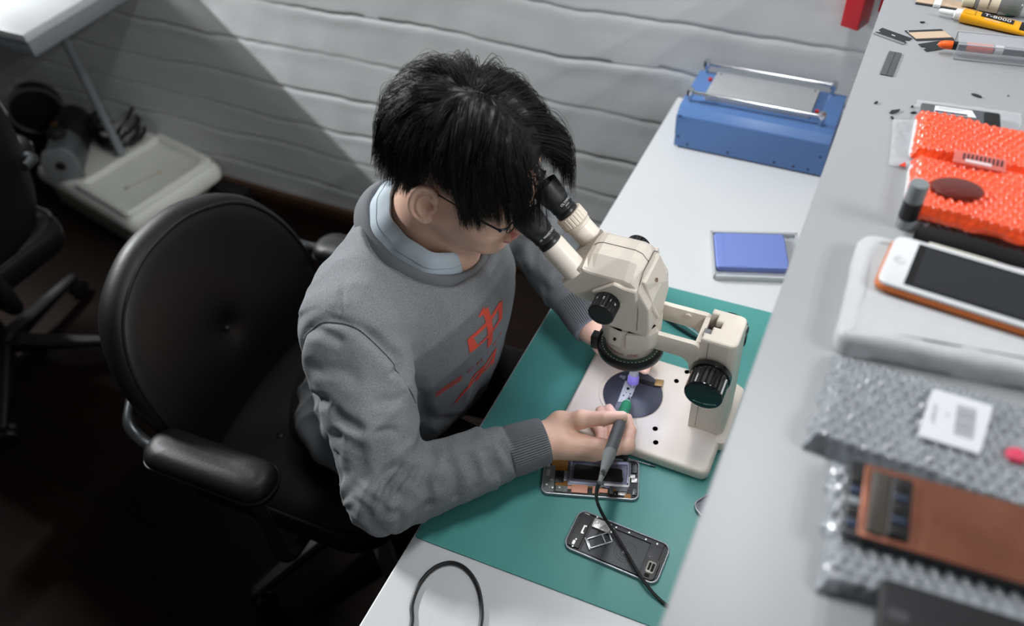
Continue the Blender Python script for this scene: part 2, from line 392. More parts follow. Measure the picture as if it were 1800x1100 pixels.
def cyl_text(mb, txt, p0, p1, r, size, ang, along, flip=1):
    """letters bent round a barrel; ang = middle of the word, along = distance from p0"""
    tmp = MB(); text_mb(txt, size, tmp, (0, 0, 0)); p0 = Vector(p0); d = (Vector(p1) - p0)
    q = d.to_track_quat('Z', 'Y').to_matrix().to_4x4(); T = Matrix.Translation(p0) @ q
    vs = []
    for x, y, z in tmp.v:
        a = ang + flip * x / r; vs.append(tuple(T @ Vector(((r + .0003) * math.cos(a), (r + .0003) * math.sin(a), along + flip * y))))
    mb.add(vs, tmp.f)
def arc_of(p0, p1, target):
    """angle round the barrel p0->p1 that faces the point target"""
    p0 = Vector(p0); d = Vector(p1) - p0; q = d.to_track_quat('Z', 'Y').to_matrix().to_4x4()
    v = (Matrix.Translation(p0) @ q).inverted() @ Vector(target); return math.atan2(v.y, v.x)
for s, y0, y1 in ((1, .757, .708), (-1, .82, .852)):
    k0, k1 = (-.114, y0, .921), (-.114, y1, .921)
    mb = MB(); mb.lathe_on(k0, k1, [(.012, 0), (.012, .006)], 24)
    dd = Vector((0, -s, 0))
    a = Vector(k0) + dd * .005
    mb.lathe_on(a, Vector(k1), [(.0275, 0), (.029, .001), (.029, .009), (.0275, .010)], 48)
    knurl(mb, a + dd * .010, Vector(k1), .0272, 24, .0020)
    kn = mb.build('focus_knob', blk_gloss, t, ML, auto=math.radians(25))
    if s == 1:
        mb = MB(); R3 = Matrix(((1, 0, 0), (0, 0, -1), (0, 1, 0)))
        text_mb('TENSION', .0046, mb, (-.103, y1 - .0003, .9075), rot=Matrix(((.94, -.34, 0), (0, 0, -1), (.34, .94, 0))))
        dz = -.0155; mb.v += [(-.126, y1 - .0006, .9215 + dz), (-.114, y1 - .0006, .9205 + dz), (-.114, y1 - .0006, .9212 + dz), (-.126, y1 - .0006, .9222 + dz), (-.128, y1 - .0006, .9220 + dz), (-.124, y1 - .0006, .9205 + dz), (-.124, y1 - .0006, .9235 + dz)]
        o = len(mb.v) - 7; mb.f += [(o, o + 1, o + 2, o + 3), (o + 4, o + 5, o + 6)]; mb.mi += [0, 0]; mb.sm += [False] * 2
        mb.build('lettering', M('teal_ink', (170, 205, 200), 0.6), kn, ML)
# focusing arm: a frame open in the middle, ring clamp at the head
mb = MB()
for y0, y1 in ((.753, .761), (.812, .82)):
    o = rpoly([(-.214, .966), (-.137, .968), (-.137, .905), (-.146, .905), (-.150, .926), (-.160, .934), (-.214, .934)], [.001, .001, .001, .001, .012, .01, .001], 4)
    mb.prism(o, 'y', y0, y1, .001)
mb.box(-.145, -.1375, .761, .812, .905, .967, .001)
hc = (-.243, YC)
mb.at((hc[0], hc[1], 0)).lathe([(.0385, .942), (.0425, .942), (.0435, .944), (.0435, .972), (.0425, .974), (.0385, .974)], 56)
mb.at()
mb.slab(rpoly([(-.275, .742), (-.262, .7305), (-.243, .7285), (-.243, .745), (-.262, .748)], .002, 2), .944, .974, .001, 2)
mb.slab(rpoly([(-.236, .7275), (-.205, .7395), (-.196, .753), (-.205, .765), (-.236, .745)], .002, 2), .944, .974, .001, 2)
arm = mb.build('focusing_arm', cream, t, ML)
mb = MB(); mb.cyl((-.252, .7300, .959), (-.252, .7268, .959), .0022, n=12); mb.build('clamp_screw', dark_hole, arm, ML)
mb = MB(); mb.cyl((-.17, .812, .958), (-.17, .8085, .958), .005, n=16); mb.cyl((-.17, .8085, .958), (-.17, .808, .958), .002, n=10); mb.build('boss', cream2, arm, ML)
# head body: outline swept across the width, roof falling towards the sides
prof = [(-.335, 1.037), (-.304, 1.081), (-.297, 1.0885), (-.289, 1.0915), (-.244, 1.0925), (-.234, 1.0895), (-.225, 1.078), (-.207, 1.035), (-.204, .996), (-.206, .977), (-.276, .977), (-.279, 1.002), (-.285, 1.016), (-.314, 1.018), (-.330, 1.029)]
drop = [0, .3, .8, 1, 1, 1, .8, .2, 0, 0, 0, 0, 0, 0, 0]
def sect(y, dz, ins):
    pr = [(x, z - dz * d) for (x, z), d in zip(prof, drop)]
    c = (-.26, 1.03); return [(x + (c[0] - x) * ins, y, z + (c[1] - z) * ins) for x, z in pr]
mb = MB(); mb.loops([sect(.7325, .020, .05), sect(.7335, .0185, .012), sect(.737, .016, 0), sect(.754, .002, 0), sect(.762, 0, 0), sect(.775, 0, 0), sect(.788, 0, 0), sect(.796, .002, 0), sect(.813, .016, 0), sect(.8165, .0185, .012), sect(.8175, .020, .05)][::-1], smooth=False)
head = mb.build('head_body', cream, t, ML)
# dark seam round the cover, and the rear cover plate
mb = MB()
pr = [(-.303, 1.0832), (-.297, 1.0889), (-.289, 1.0919), (-.244, 1.0929), (-.234, 1.0899), (-.225, 1.0785)]
mb.tube([(x, .775, z) for x, z in pr], .00045, 5)
mb.tube([(-.2247, .8155, 1.062), (-.2248, .798, 1.0785), (-.2247, .775, 1.0788), (-.2247, .752, 1.0785), (-.2248, .7335, 1.061), (-.222, .7325, 1.02), (-.222, .7325, .985)], .00045, 5)
mb.build('cover_seam', dark_hole, head, ML)
mb = MB(); o = rpoly([(.744, 1.069), (.806, 1.069), (.806, 1.02), (.783, .982), (.767, .982), (.744, 1.02)], .003, 3)
# plate follows the sloping back: built from loops
def backx(z): return -.2255 + (1.078 - z) * .44 if z > 1.035 else -.2066 + (1.035 - z) * .05
mb.loops([[(backx(z) + dx, y, z) for y, z in ccw(inset(o, i))] for dx, i in ((-.002, 0), (.0016, 0), (.0032, .0016))], smooth=False)
bp_ = mb.build('rear_plate', cream, head, ML)
mb = MB(); mb.at((backx(1.052) + .0032, .772, 1.052), ry=math.radians(66)).lathe([(.0032, 0), (.0032, .0008), (.0020, .0009), (.0018, .0003), (.0001, .0003)], 18); mb.build('cover_screw', M('dull_brass', (150, 130, 110), 0.5, 0.6), bp_, ML)
# knob housings on both cheeks
hp = [at_y(940 + x / 4.232, 340 + y / 4.232, .7275) for x, y in ((420, 725), (585, 635), (607, 683), (668, 697), (757, 660), (757, 812), (660, 818), (612, 850), (455, 790))]
hp = ccw([(p.x, min(p.z, 1.064 if p.x > -.25 else 1.068)) for p in hp])
for s in (1, -1):
    ys = [YC - s * (YC - y) for y in (.736, .7285, .7268)]
    mb = MB(); lp = [[(x, ys[k], z) for x, z in inset(rpoly(hp, .002, 2), i)] for k, i in ((0, 0.0), (1, 0), (2, .0015))]
    mb.loops(lp if s == 1 else [l[::-1] for l in lp], smooth=False); hs = mb.build('knob_housing', cream, head, ML)
    kc = at_y(940 + 527 / 4.232, 340 + 905 / 4.232, .700); kx, kz = kc.x - .007, kc.z - .002
    mb = MB(); a = Vector((kx, YC - s * (YC - .7272), kz)); e = Vector((kx, YC - s * (YC - .6985), kz))
    knurl(mb, a, e, .0182, 20, .0014); kn = mb.build('zoom_knob', blk, t, ML, auto=math.radians(25))
    if s == 1:
        mb = MB()
        for tx, aa in (('R', .4), ('1', .9), ('2', 1.5), ('4', 2.1)):
            cyl_text(mb, tx, a, e, .0182, .006, arc_of(a, e, (kx + .05, .65, kz + .1)) + (aa - .9) * .9, .012)
        mb.build('dial_numbers', white_ink, kn, ML)
# neck, objective and ring lamp
mb = MB(); mb.at((hc[0], hc[1], 0)).lathe([(.0392, .960), (.0392, .974), (.0385, .980), (.0375, .984), (.03, .985)], 56); mb.build('neck_ring', cream, t, ML)
mb = MB(); mb.at((hc[0], hc[1], 0)).lathe([(.02, .908), (.035, .908), (.0375, .911), (.0385, .932), (.0385, .942), (.03, .944)], 56)
ob = mb.build('objective', cream, t, ML)
mb = MB(); mb.at((hc[0], hc[1], 0)).lathe([(.03865, .9122), (.03845, .9122), (.0386, .9128), (.0388, .9128)], 72, cap=False)
pa, pb = (hc[0], hc[1], .91), (hc[0], hc[1], .96)
mb = MB(); 
aa = arc_of(pa, pb, (0.0, 0.0, .95))
mk = mb; mb = MB(); q_ = Matrix.Translation(pa) @ (Vector(pb) - Vector(pa)).to_track_quat('Z', 'Y').to_matrix().to_4x4(); mb.T = q_
for k in range(40):
    a0 = aa - .24 - 1.3 * k / 39; a1 = a0 - 1.3 / 39
    mb.add([(.0386 * math.cos(a_), .0386 * math.sin(a_), z_) for a_, z_ in ((a0, .0098), (a1, .0098), (a1, .0112), (a0, .0112))], [(0, 1, 2, 3)])
mb.build('red_line', red_ink, ob, ML); mb = mk
cyl_text(mb, 'SZ40', pa, pb, .0384, .0075, aa + .10, .0105)
mb.build('model_marking', red_ink, ob, ML)
mb = MB(); mb.at((hc[0], hc[1], 0)).lathe([(.040, .897), (.0485, .897), (.0502, .8992), (.0502, .910), (.0485, .9125), (.046, .9125), (.0450, .909), (.040, .908)], 64)
rl = mb.build('ring_lamp', blk, t, ML)
mb = MB(); mb.at((hc[0], hc[1], 0)).lathe([(.0385, .9075), (.0448, .9090), (.0448, .9100), (.0385, .9090)], 64); mb.build('circuit_ring', M('pcb_green', (58, 78, 66), 0.5), rl, ML)
mb = MB()
for k in range(48):
    a = 2 * PI * k / 48; mb.at((hc[0] + 0.0428 * math.cos(a), hc[1] + .0428 * math.sin(a), .9095), a).box(-.0008, .0008, -.0012, .0012, 0, .0009)
o = mb.build('solder_pads', M('pale_solder', (170, 176, 168), 0.4, 0.3), rl, ML)
mb = MB(); mb.at((hc[0] - .047, hc[1] - .017, 0)).box(-.008, .004, -.008, .008, .897, .922, .0015); mb.build('cable_box', blk, rl, ML)
mb = MB()
for k in range(24):
    a = 2 * PI * k / 24; mb.at((hc[0] + .0435 * math.cos(a), hc[1] + .0435 * math.sin(a), .8957), a).box(-.003, .003, -.003, .003, 0, .0013)
mb.build('ring_leds', M('led_white', (235, 240, 255), .4, emit=((225, 232, 255), 60.0)), rl, ML)
lens_l = MB(); lens_l.at((hc[0], hc[1], 0)).lathe([(.001, .907), (.026, .9065), (.030, .908)], 40); lens_l.build('front_lens', M('lens_glass', (30, 32, 40), 0.05, coat=1.0), ob, ML)
# binocular tubes
ax = Vector((-.69, 0, .724)).normalized()
mb = MB(); 
pl = [(-.3365, .738), (-.3365, .812)]
o = rpoly([(-.020, -.046), (.020, -.046), (.020, .046), (-.020, .046)], .014, 5)
q = ax.to_track_quat('Z', 'Y').to_matrix(); side = Vector((0, 1, 0)); upv = side.cross(ax).normalized()
cc = Vector((-.3185, YC, 1.0615))
mb.loops([[tuple(cc + upv * -x * k + side * y * k + ax * h) for x, y in o] for h, k in ((-.004, 1), (.0025, 1), (.0035, .97))], smooth=False)
mb.build('tube_plate', M('tube_plate_grey', (150, 142, 130), 0.45), head, ML)
for y, near in ((.742, True), (.808, False)):
    b0 = Vector((-.3155 if near else -.3175, y, 1.058)); 
    P = lambda d: b0 + ax * d
    mb = MB(); mb.lathe_on(P(0), P(.053), [(.0178, 0), (.0176, .050), (.0168, .053), (.015, .053)], 40); tube = mb.build('eyepiece_tube', cream, t, ML)
    if not near:
        mb = MB(); mb.lathe_on(P(.030), P(.05), [(.0178, 0), (.0186, .001), (.0186, .007)], 40); knurl(mb, P(.037), P(.055), .0206, 22, .0012, .001); mb.lathe_on(P(.034), P(.04), [(.0186, 0), (.0206, .003)], 40)
        mb.build('diopter_ring', cream2, tube, ML)
    e0 = .053 if near else .055
    mb = MB(); mb.lathe_on(P(e0), P(.1), [(.0158, -.002), (.0165, .001), (.0165, .007), (.0158, .008), (.0158, .010), (.0168, .012), (.0168, .021), (.0178, .0225), (.0178, .030), (.016, .031)], 40)
    ep = mb.build('eyepiece', blk, t, ML)
    mb = MB(); mb.lathe_on(P(e0 + .026), P(.1), [(.017, 0), (.0186, .001), (.0198, .010), (.0210, .020), (.0214, .027), (.0204, .0278), (.0195, .025), (.014, .012), (.0005, .011)], 40)
    mb.build('rubber_eyecup', M('eyecup_rubber', (26, 26, 28), 0.42), ep, ML)
    mb = MB(); A, B = P(e0), P(.12); an = arc_of(A, B, (0.25, 0.0, 1.6) if near else (0.3, .3, 1.9))
    if near: cyl_text(mb, 'WHSZ10X/22', A, B, .0169, .0042, an + .55, .0165); cyl_text(mb, '\u221e', A, B, .0169, .005, an - .45, .0165)
    else: cyl_text(mb, 'OLYMPUS', A, B, .0169, .0050, an + .2, .018); cyl_text(mb, 'JAPAN', A, B, .0169, .0026, an + .1, .0137)
    mb.build('engraving', white_ink, ep, ML)

# ================================================================== things on the desk
# separator machine
L0 = Vector((-.235, 1.573, DESK))
t = thing('screen_separator', 'blue metal heating machine with chrome bars by the wall', 'machine', L0)
blue = M('blue_enamel', (84, 120, 174), 0.38, bump=(250, 0.05, 0.0003))
mb = MB(); x0, x1, y0, y1, zt = -.16, .16, -.085, .086, .096
mb.prism(rpoly([(y0, .004), (y1, .004), (y1, zt), (y0 + .018, zt), (y0, zt - .014)], .002, 3), 'x', x0, x1, .0008)
mb.build('housing', blue, t)
for x, z in ((x0 + .008, .082), (x0 + .008, .03), (x0 + .03, .014), (-.04, .014), (.06, .014), (.10, .014), (x1 - .012, .05), (x1 - .03, .014)):
    mb = MB(); mb.cyl((x, y0 + .0005, z), (x, y0 - .0012, z), .0026, n=12, bev=.0006); mb.build('housing_screw', blk, t)
mb = MB(); mb.box(x0 - .003, x0 + .001, y0 + .01, y0 + .05, .03, .075); mb.build('side_vent', blk, t)
for x, y in ((-.145, .07), (.145, .07), (-.145, -.07), (.145, -.07)):
    mb = MB(); mb.cyl((x, y, 0), (x, y, .0045), .01, n=14); mb.build('rubber_foot', blk_matte, t)
mb = MB(); mb.slab(rrect(-.118, .105, -.03, .075, .002), zt - .001, zt + .010, .001, 2); pl = mb.build('hot_plate', brushed, t)
for x, y in ((-.108, -.022), (-.108, .066), (.096, -.022), (.096, .066)):
    mb = MB(); mb.cyl((x, y, zt + .0101), (x, y, zt + .0106), .0022, n=12); mb.build('plate_screw', metal_leg, pl)
for x, y in ((-.127, .05), (.114, .0)):
    mb = MB(); mb.cyl((x, y, zt - .0005), (x, y, zt + .006), .0045, n=12, bev=.001); mb.build('red_peg', M('red_plastic', (196, 44, 40), 0.4), t)
for y in (-.045, .08):
    for x in (-.145, .13):
        mb = MB(); mb.cyl((x, y, zt - .0005), (x, y, zt + .016), .0042, n=16); mb.cyl((x, y, zt + .014), (x, y, zt + .030), .0078, n=20, bev=.0012); mb.build('corner_post', chrome, t)
    mb = MB(); mb.cyl((-.145, y, zt + .022), (.13, y, zt + .022), .0042, n=16); mb.build('guide_bar', chrome, t)

# mould tray with the blue pad
qs = [at(1248, 408, .757), at(1256, 487, .757)]
ang = math.radians(24); L0 = Vector((-.137, 1.190, DESK))
ex = (at(1398, 412, .757) - at(1248, 408, .757)); ang = math.atan2(ex.y, ex.x)
c0 = at(1248, 408, .757); uy = Vector((math.sin(ang), -math.cos(ang), 0)); ux = Vector((math.cos(ang), math.sin(ang), 0))
wd = abs((at(1258, 488, .757) - c0).dot(uy)); L0 = c0 + ux * .0825 + uy * (wd / 2); L0.z = DESK
t = thing('mould_tray', 'flat metal tray holding a blue pad on the white desk', 'tray', L0, ang)
mb = MB(); hw = wd / 2
mb.slab(rrect(-.0825, .0825, -hw, hw, .006), 0, .004, .001, 2)
mb.box(-.0825, .0825, -hw, -hw + .005, .003, .012, .0012); mb.box(-.0825, .0825, hw - .005, hw, .003, .012, .0012); mb.box(-.0825, -.0775, -hw, hw, .003, .012, .0012); mb.box(.0775, .0825, -hw, hw, .003, .012, .0012)
mb.build('tray_body', M('tray_metal', (188, 192, 194), 0.35, 0.35, bump=(200, .1, .0004)), t)
for sx in (-1, 1):
    for sy in (-1, 1):
        for k in range(3):
            mb = MB(); x = sx * .064 - k * .010 * sx; y = sy * (hw - .009); mb.cyl((x, y, .004), (x, y, .0055), .0018, n=10); mb.build('rivet', chrome, t)
mb = MB(); mb.slab(rrect(-.0765, .056, -hw + .020, hw - .011, .007), .004, .017, .003, 3); mb.build('blue_pad', M('blue_silicone', (114, 132, 196), 0.45), t)
mb = MB(); mb.box(-.058, -.02, -hw + .024, -hw + .025, .0168, .0174); mb.box(-.021, -.02, -hw + .024, -hw + .038, .0168, .0174); mb.box(-.062, -.0612, -hw + .03, hw - .02, .0168, .0174); mb.build('pad_ridge', MATS['blue_silicone'], bpy.data.objects['blue_pad'])

# ---- phones opened up
frame_m = M('phone_frame', (158, 160, 165), 0.32, 0.5)
pcb_k = M('pcb_black', (20, 20, 22), 0.45); flex = M('amber_flex', (150, 98, 18), 0.4); flex_d = M('dark_flex', (58, 38, 12), 0.4)
copper_pk = M('pink_copper', (226, 160, 134), 0.5); greyp = M('mid_grey_part', (120, 122, 130), 0.5); solder = M('shield_metal', (190, 190, 188), 0.35, 0.7)
gunmetal = M('gunmetal_plate', (104, 106, 120), 0.38, 0.5); tape_k = M('black_film', (16, 15, 15), 0.4, bump=(60, .3, .001))
def phone_body(t, L, W, r, H=.0065, rim=.0022):
    mb = MB(); o = rrect(-L / 2, L / 2, -W / 2, W / 2, r, 7); i = inset(o, rim)
    mb.loops([[(x, y, z) for x, y in inset(o, d)] for d, z in ((.0012, 0), (.0003, .001), (0, .0025), (0, H - .0012), (.0004, H - .0003), (.001, H), (rim - .0003, H), (rim, H - .0004), (rim, .0024))], smooth=True)
    return mb.build('frame', frame_m, t)
# first phone: below the hand
a = at(951, 868, .756); b_ = at(1122, 881, .756); cT = at(1127, 811, .756)
ang = math.atan2((b_ - a).y, (b_ - a).x); L = (b_ - a).length + .002; W = .071
ux = Vector((math.cos(ang), math.sin(ang), 0)); uy = Vector((-ux.y, ux.x, 0)); ctr = a + ux * (L / 2 - .001) + uy * (W / 2); ctr.z = MATZ
t = thing('opened_phone', 'opened silver phone with pink copper strips, under the sleeve cuff', 'phone', ctr, ang)
phone_body(t, L, W, .011)
def uv(cx, cy):   # crop coordinates of the close-up -> local
    u = (cx - 85) / 1585; yb = 735 + (cx - 85) / 1585 * 72; yt = 120 + (cx - 85) / 1585 * 40
    v = (yb - cy) / (yb - yt); return (u - .5) * L, (v - .5) * W
def plate(mb, cx0, cy0, cx1, cy1, z0, z1, bev=0.0, r=.0008):
    x0, y0 = uv(cx0, cy1); x1, y1 = uv(cx1, cy0)
    mb.slab(rrect(min(x0, x1), max(x0, x1), min(y0, y1), max(y0, y1), r, 3), z0, z1, bev, 2); return mb
mb = MB(); mb.slab(rrect(-L / 2 + .0024, L / 2 - .0024, -W / 2 + .0024, W / 2 - .0024, .008), .0012, .0030); mb.build('chassis', pcb_k, t)
def P_(name, mtl, rects, z0, z1, bev=0.0, parent=None):
    for r_ in rects:
        mb = MB(); plate(mb, *r_, z0, z1, bev); o = mb.build(name, mtl, parent or t)
    return o
bt = P_('battery_tray', gunmetal, [(505, 165, 1505, 590)], .003, .0042, .0004)
mb = MB(); x0, y0 = uv(505, 560); x1, y1 = uv(1480, 180)
P_('tray_lip', M('gunmetal_light', (138, 140, 158), 0.35, 0.6), [(540, 195, 1475, 225), (545, 535, 1490, 560), (1465, 215, 1490, 570), (535, 215, 556, 560)], .0042, .0052, .0003, bt)
mb = MB(); o = [uv(*p) for p in ((590, 480), (600, 285), (640, 265), (1370, 318), (1390, 340), (1390, 440), (1415, 475), (1400, 520), (1340, 535), (620, 490))]
mb.slab(rpoly(o, .0015, 3), .0042, .0046); mb.build('black_film', tape_k, bt)
P_('amber_flex_sheet', flex, [(225, 200, 490, 370)], .0030, .0040)
P_('amber_strip', flex, [(310, 555, 1090, 600)], .0030, .0037)
P_('dark_board', pcb_k, [(295, 375, 440, 555)], .0032, .0046, .0003)
P_('side_board', M('grey_board', (108, 112, 112), 0.5), [(100, 300, 290, 700), (330, 610, 520, 690)], .0030, .0043)
P_('socket', solder, [(130, 370, 205, 470), (140, 290, 190, 330)], .0043, .0064, .0004)
P_('copper_strip', copper_pk, [(580, 590, 840, 700)], .0030, .0048, .0003)
P_('copper_pad', copper_pk, [(920, 600, 1030, 705), (1030, 635, 1165, 690), (515, 610, 600, 650)], .0030, .0044, .0002)
P_('white_cable', white_ink, [(1100, 572, 1500, 592), (1492, 440, 1512, 590)], .0050, .0060, .0004)
P_('connector', M('dull_grey_connector', (90, 95, 96), 0.4, .5), [(1195, 590, 1255, 715), (1060, 560, 1120, 610), (1560, 630, 1620, 720), (1540, 250, 1630, 370)], .0034, .0058, .0004)
P_('shield', solder, [(1330, 680, 1450, 725), (1540, 460, 1635, 520), (1520, 400, 1600, 450)], .0032, .0050, .0003)
P_('grey_clip', greyp, [(1300, 600, 1480, 660), (1500, 210, 1530, 430), (440, 380, 500, 530)], .0032, .0046, .0003)
P_('flex_corner', flex, [(1430, 700, 1540, 760), (1250, 600, 1300, 660)], .003, .0036)
for cx, cy in ((170, 590), (270, 635), (240, 515), (1580, 270), (1600, 320), (1560, 420), (385, 630), (465, 470), (465, 510)):
    mb = MB(); x, y = uv(cx, cy); mb.at((x, y, .0042)).lathe([(.0020, 0), (.0020, .0008), (.0012, .001), (.001, .0004), (.0001, .0004)], 14); mb.build('screw', solder, t)
# small components
mb = MB(); rr = random.Random(5)
for k in range(46):
    cx = rr.choice([rr.uniform(110, 290), rr.uniform(1510, 1640), rr.uniform(1200, 1500), rr.uniform(450, 520)]); cy = rr.uniform(300, 700) if cx < 300 else (rr.uniform(210, 700) if cx > 1500 else rr.uniform(610, 720))
    x, y = uv(cx, cy); s = rr.uniform(.0004, .0012); mb.at((x, y, .0042), rr.choice((0, PI / 2))).box(-s, s, -s * .6, s * .6, 0, .0007)
o = mb.build('chip_components', M('component_grey', (150, 150, 150), .4, .3), t); o['kind'] = 'stuff'

# second phone: lower right, skewed, holds a tray
p = [at(988, 957, .757), at(1024, 899, .757), at(1178, 958, .757), at(1152, 1030, .757)]
a = (p[0] + p[1]) / 2; b_ = (p[2] + p[3]) / 2; ctr = (a + b_) / 2; ctr.z = MATZ
ang = math.atan2((b_ - a).y, (b_ - a).x); L = (b_ - a).length + .004; W = ((p[1] - p[0]).length + (p[2] - p[3]).length) / 2 + .003
t = thing('gutted_phone', 'gutted black phone lying skewed near the mat edge, cable across it', 'phone', ctr, ang)
phone_body(t, L, W, .013)
mb = MB(); mb.slab(rrect(-L / 2 + .0024, L / 2 - .0024, -W / 2 + .0024, W / 2 - .0024, .011), .0012, .0030); ch = mb.build('chassis', pcb_k, t)
def R_(name, mtl, rects, z0, z1, bev=0.0, parent=None, r=.0008):   # u along, v across, 0..1
    for u0, v0, u1, v1 in rects:
        mb = MB(); mb.slab(rrect((u0 - .5) * L, (u1 - .5) * L, (v0 - .5) * W, (v1 - .5) * W, r, 3), z0, z1, bev, 2); o = mb.build(name, mtl, parent or t)
    return o
dkg = M('dark_grey_plastic', (72, 74, 76), 0.5); 
R_('top_cover', M('charcoal_plastic', (52, 53, 55), .5), [(.035, .1, .16, .93)], .003, .0058, .0004)
R_('battery_well', M('well_grey', (74, 76, 80), .45), [(.19, .09, .40, .66)], .003, .0036)
R_('battery', dkg, [(.40, .07, .80, .84)], .003, .0056, .0005)
R_('side_rail', M('charcoal_plastic', (52, 53, 55), .5), [(.42, .86, .93, .95), (.80, .45, .93, .86)], .003, .0058, .0003)
R_('camera_block', M('camera_frame', (66, 66, 66), .5), [(.80, .06, .955, .56)], .003, .0068, .0006, r=.006)
R_('camera_window', M('beige_metal', (150, 148, 138), .4, .4), [(.845, .2, .93, .47)], .0068, .0076, .0003, r=.003)
R_('camera_opening', dark_hole, [(.86, .25, .885, .43), (.892, .24, .922, .43), (.855, .1, .905, .17)], .0070, .0079, r=.001)
R_('shield', M('scratched_foil', (186, 186, 184), .35, .6, bump=(300, .6, .001), var=(60, .2)), [(.185, .70, .37, .93)], .003, .0060, .0004)
R_('shield_lip', solder, [(.375, .72, .41, .86), (.06, .88, .12, .955)], .003, .0054, .0003)
R_('bracket', solder, [(.115, .45, .13, .66), (.13, .63, .145, .67), (.13, .45, .145, .49), (.08, .14, .105, .24)], .0058, .0066)
R_('label_print', white_ink, [(.575, .405, .615, .42), (.575, .43, .615, .44), (.575, .45, .61, .46), (.575, .47, .617, .485), (.612, .40, .617, .50), (.575, .50, .6, .51)], .0056, .0058, r=.0001)
R_('gold_flex', flex, [(.87, .03, .93, .06)], .003, .0042)
R_('ribbon_text', white_ink, [(.55, .025, .575, .045), (.58, .025, .60, .04), (.61, .03, .63, .045)], .003, .0034, r=.0001)
mb = MB(); th = [(.34 + 0, 0)]
for rad in (.008, .0125, .016): mb.tube([((.60 - .5) * L + rad * math.cos(k * 2 * PI / 28), (.45 - .5) * W + rad * math.sin(k * 2 * PI / 28), .0056) for k in range(28)], .00022, 4, True)
mb.build('coil_ridges', M('coil_grey', (50, 52, 54), .5), t)
for u, v in ((.1, .1), (.1, .28), (.42, .9), (.56, .9), (.74, .9), (.8, .1), (.84, .55), (.2, .96), (.86, .9)):
    mb = MB(); mb.at(((u - .5) * L, (v - .5) * W, .0056)).lathe([(.0013, 0), (.0013, .0007), (.0001, .0008)], 12); mb.build('screw', solder, t)
# card tray that lies in the second phone
def local_to(tt, x, y, z): return Matrix.Translation(tt.location) @ Matrix.Rotation(tt.rotation_euler.z, 4, 'Z') @ Vector((x, y, z))
pA = at(1036, 954, .760); pB = at(1072, 943, .760); an2 = math.atan2((pB - pA).y, (pB - pA).x)
cT_ = (pA + pB) / 2; cT_.z = MATZ + .0059
t2 = thing('card_tray', 'small silver card tray lying in the gutted phone', 'tray', cT_, an2)
mb = MB(); l, w, b_ = .0345, .0165, .0016
for r_ in ((-l / 2, l / 2, -w / 2, -w / 2 + b_), (-l / 2, l / 2, w / 2 - b_, w / 2), (-l / 2, -l / 2 + b_, -w / 2, w / 2), (l / 2 - b_, l / 2, -w / 2, w / 2), (.0055, .0072, -w / 2, w / 2)):
    mb.box(*r_, 0, .0012, .0003)
mb.build('tray_frame', M('tray_silver', (205, 207, 212), .3, .6), t2)
mb = MB(); mb.box(-l / 2 - .0022, -l / 2 - .0004, -w / 2 - .002, w / 2 + .0015, 0, .0022, .0004); mb.build('tray_face', MATS['tray_silver'], t2)

# phone that peeps out under the shelf
c0 = at(1217, 887, .757)
t = thing('hidden_phone', 'silver rimmed phone poking out from under the shelf edge', 'phone', (c0.x + .068 * math.cos(math.radians(-34)) + .032 * math.cos(math.radians(56)), c0.y + .068 * math.sin(math.radians(-34)) + .032 * math.sin(math.radians(56)), MATZ), math.radians(-34))
phone_body(t, .14, .068, .014, .0068)
mb = MB(); mb.slab(rrect(-.0675, .0675, -.0315, .0315, .011), .0012, .0030); mb.build('chassis', greyp, t)
for x, y in ((-.058, .012), (-.060, 0), (-.056, -.012)):
    mb = MB(); mb.at((x, y, .003)).lathe([(.002, 0), (.002, .002), (.0001, .0022)], 12); mb.build('screw', solder, t)

# screwdriver half under the hand and tweezers behind the arm
a = at(1082, 803, .757); b_ = at(1103, 806, .757); e = at(1152, 820, .7545)
d = (e - b_); d.z = 0; d.normalize(); L0 = b_.copy(); L0.z = MATZ
t = thing('precision_screwdriver', 'thin screwdriver with black handle lying in front of the microscope', 'screwdriver', L0, math.atan2(d.y, d.x))
mb = MB(); mb.lathe_on((-.055, 0, .0052), (0, 0, .0052), [(.003, 0), (.0046, .002), (.0042, .012), (.0038, .03), (.0046, .048), (.0052, .050), (.0052, .055), (.003, .056)], 18); mb.build('handle', blk_matte, t)
ln = (e - b_).length
mb = MB(); mb.cyl((0, 0, .0052), (ln * .82, 0, .0030), .0013, n=10); mb.build('shaft', chrome, t)
mb = MB(); mb.cyl((ln * .82, 0, .0030), (ln, 0, .0028), .0017, .0012, n=10); mb.build('driver_tip', metal_leg, t)
a = at(1172, 560, .755); b_ = at(1233, 600, .755); d = (b_ - a).normalized(); an = math.atan2(d.y, d.x)
t = thing('tweezers', 'steel tweezers lying on the mat behind the microscope arm', 'tweezers', (a.x, a.y, MATZ), an)
for s in (-1, 1):
    mb = MB(); pts = [(-.035, s * .0006), (-.01, s * .0035), (.03, s * .0052), (.06, s * .004), (.085, s * .001)]
    L = []
    for x, y in pts: w = .0016 if x < -.02 else (.0045 if x < .05 else .004); L.append([(x, y - .0008, .0055 - w), (x, y + .0008, .0055 - w), (x, y + .0008, .0055 + w), (x, y - .0008, .0055 + w)])
    mb.loops(L, smooth=False); mb.build('prong', chrome if s > 0 else M('dark_steel', (70, 72, 76), .3, .9), t)
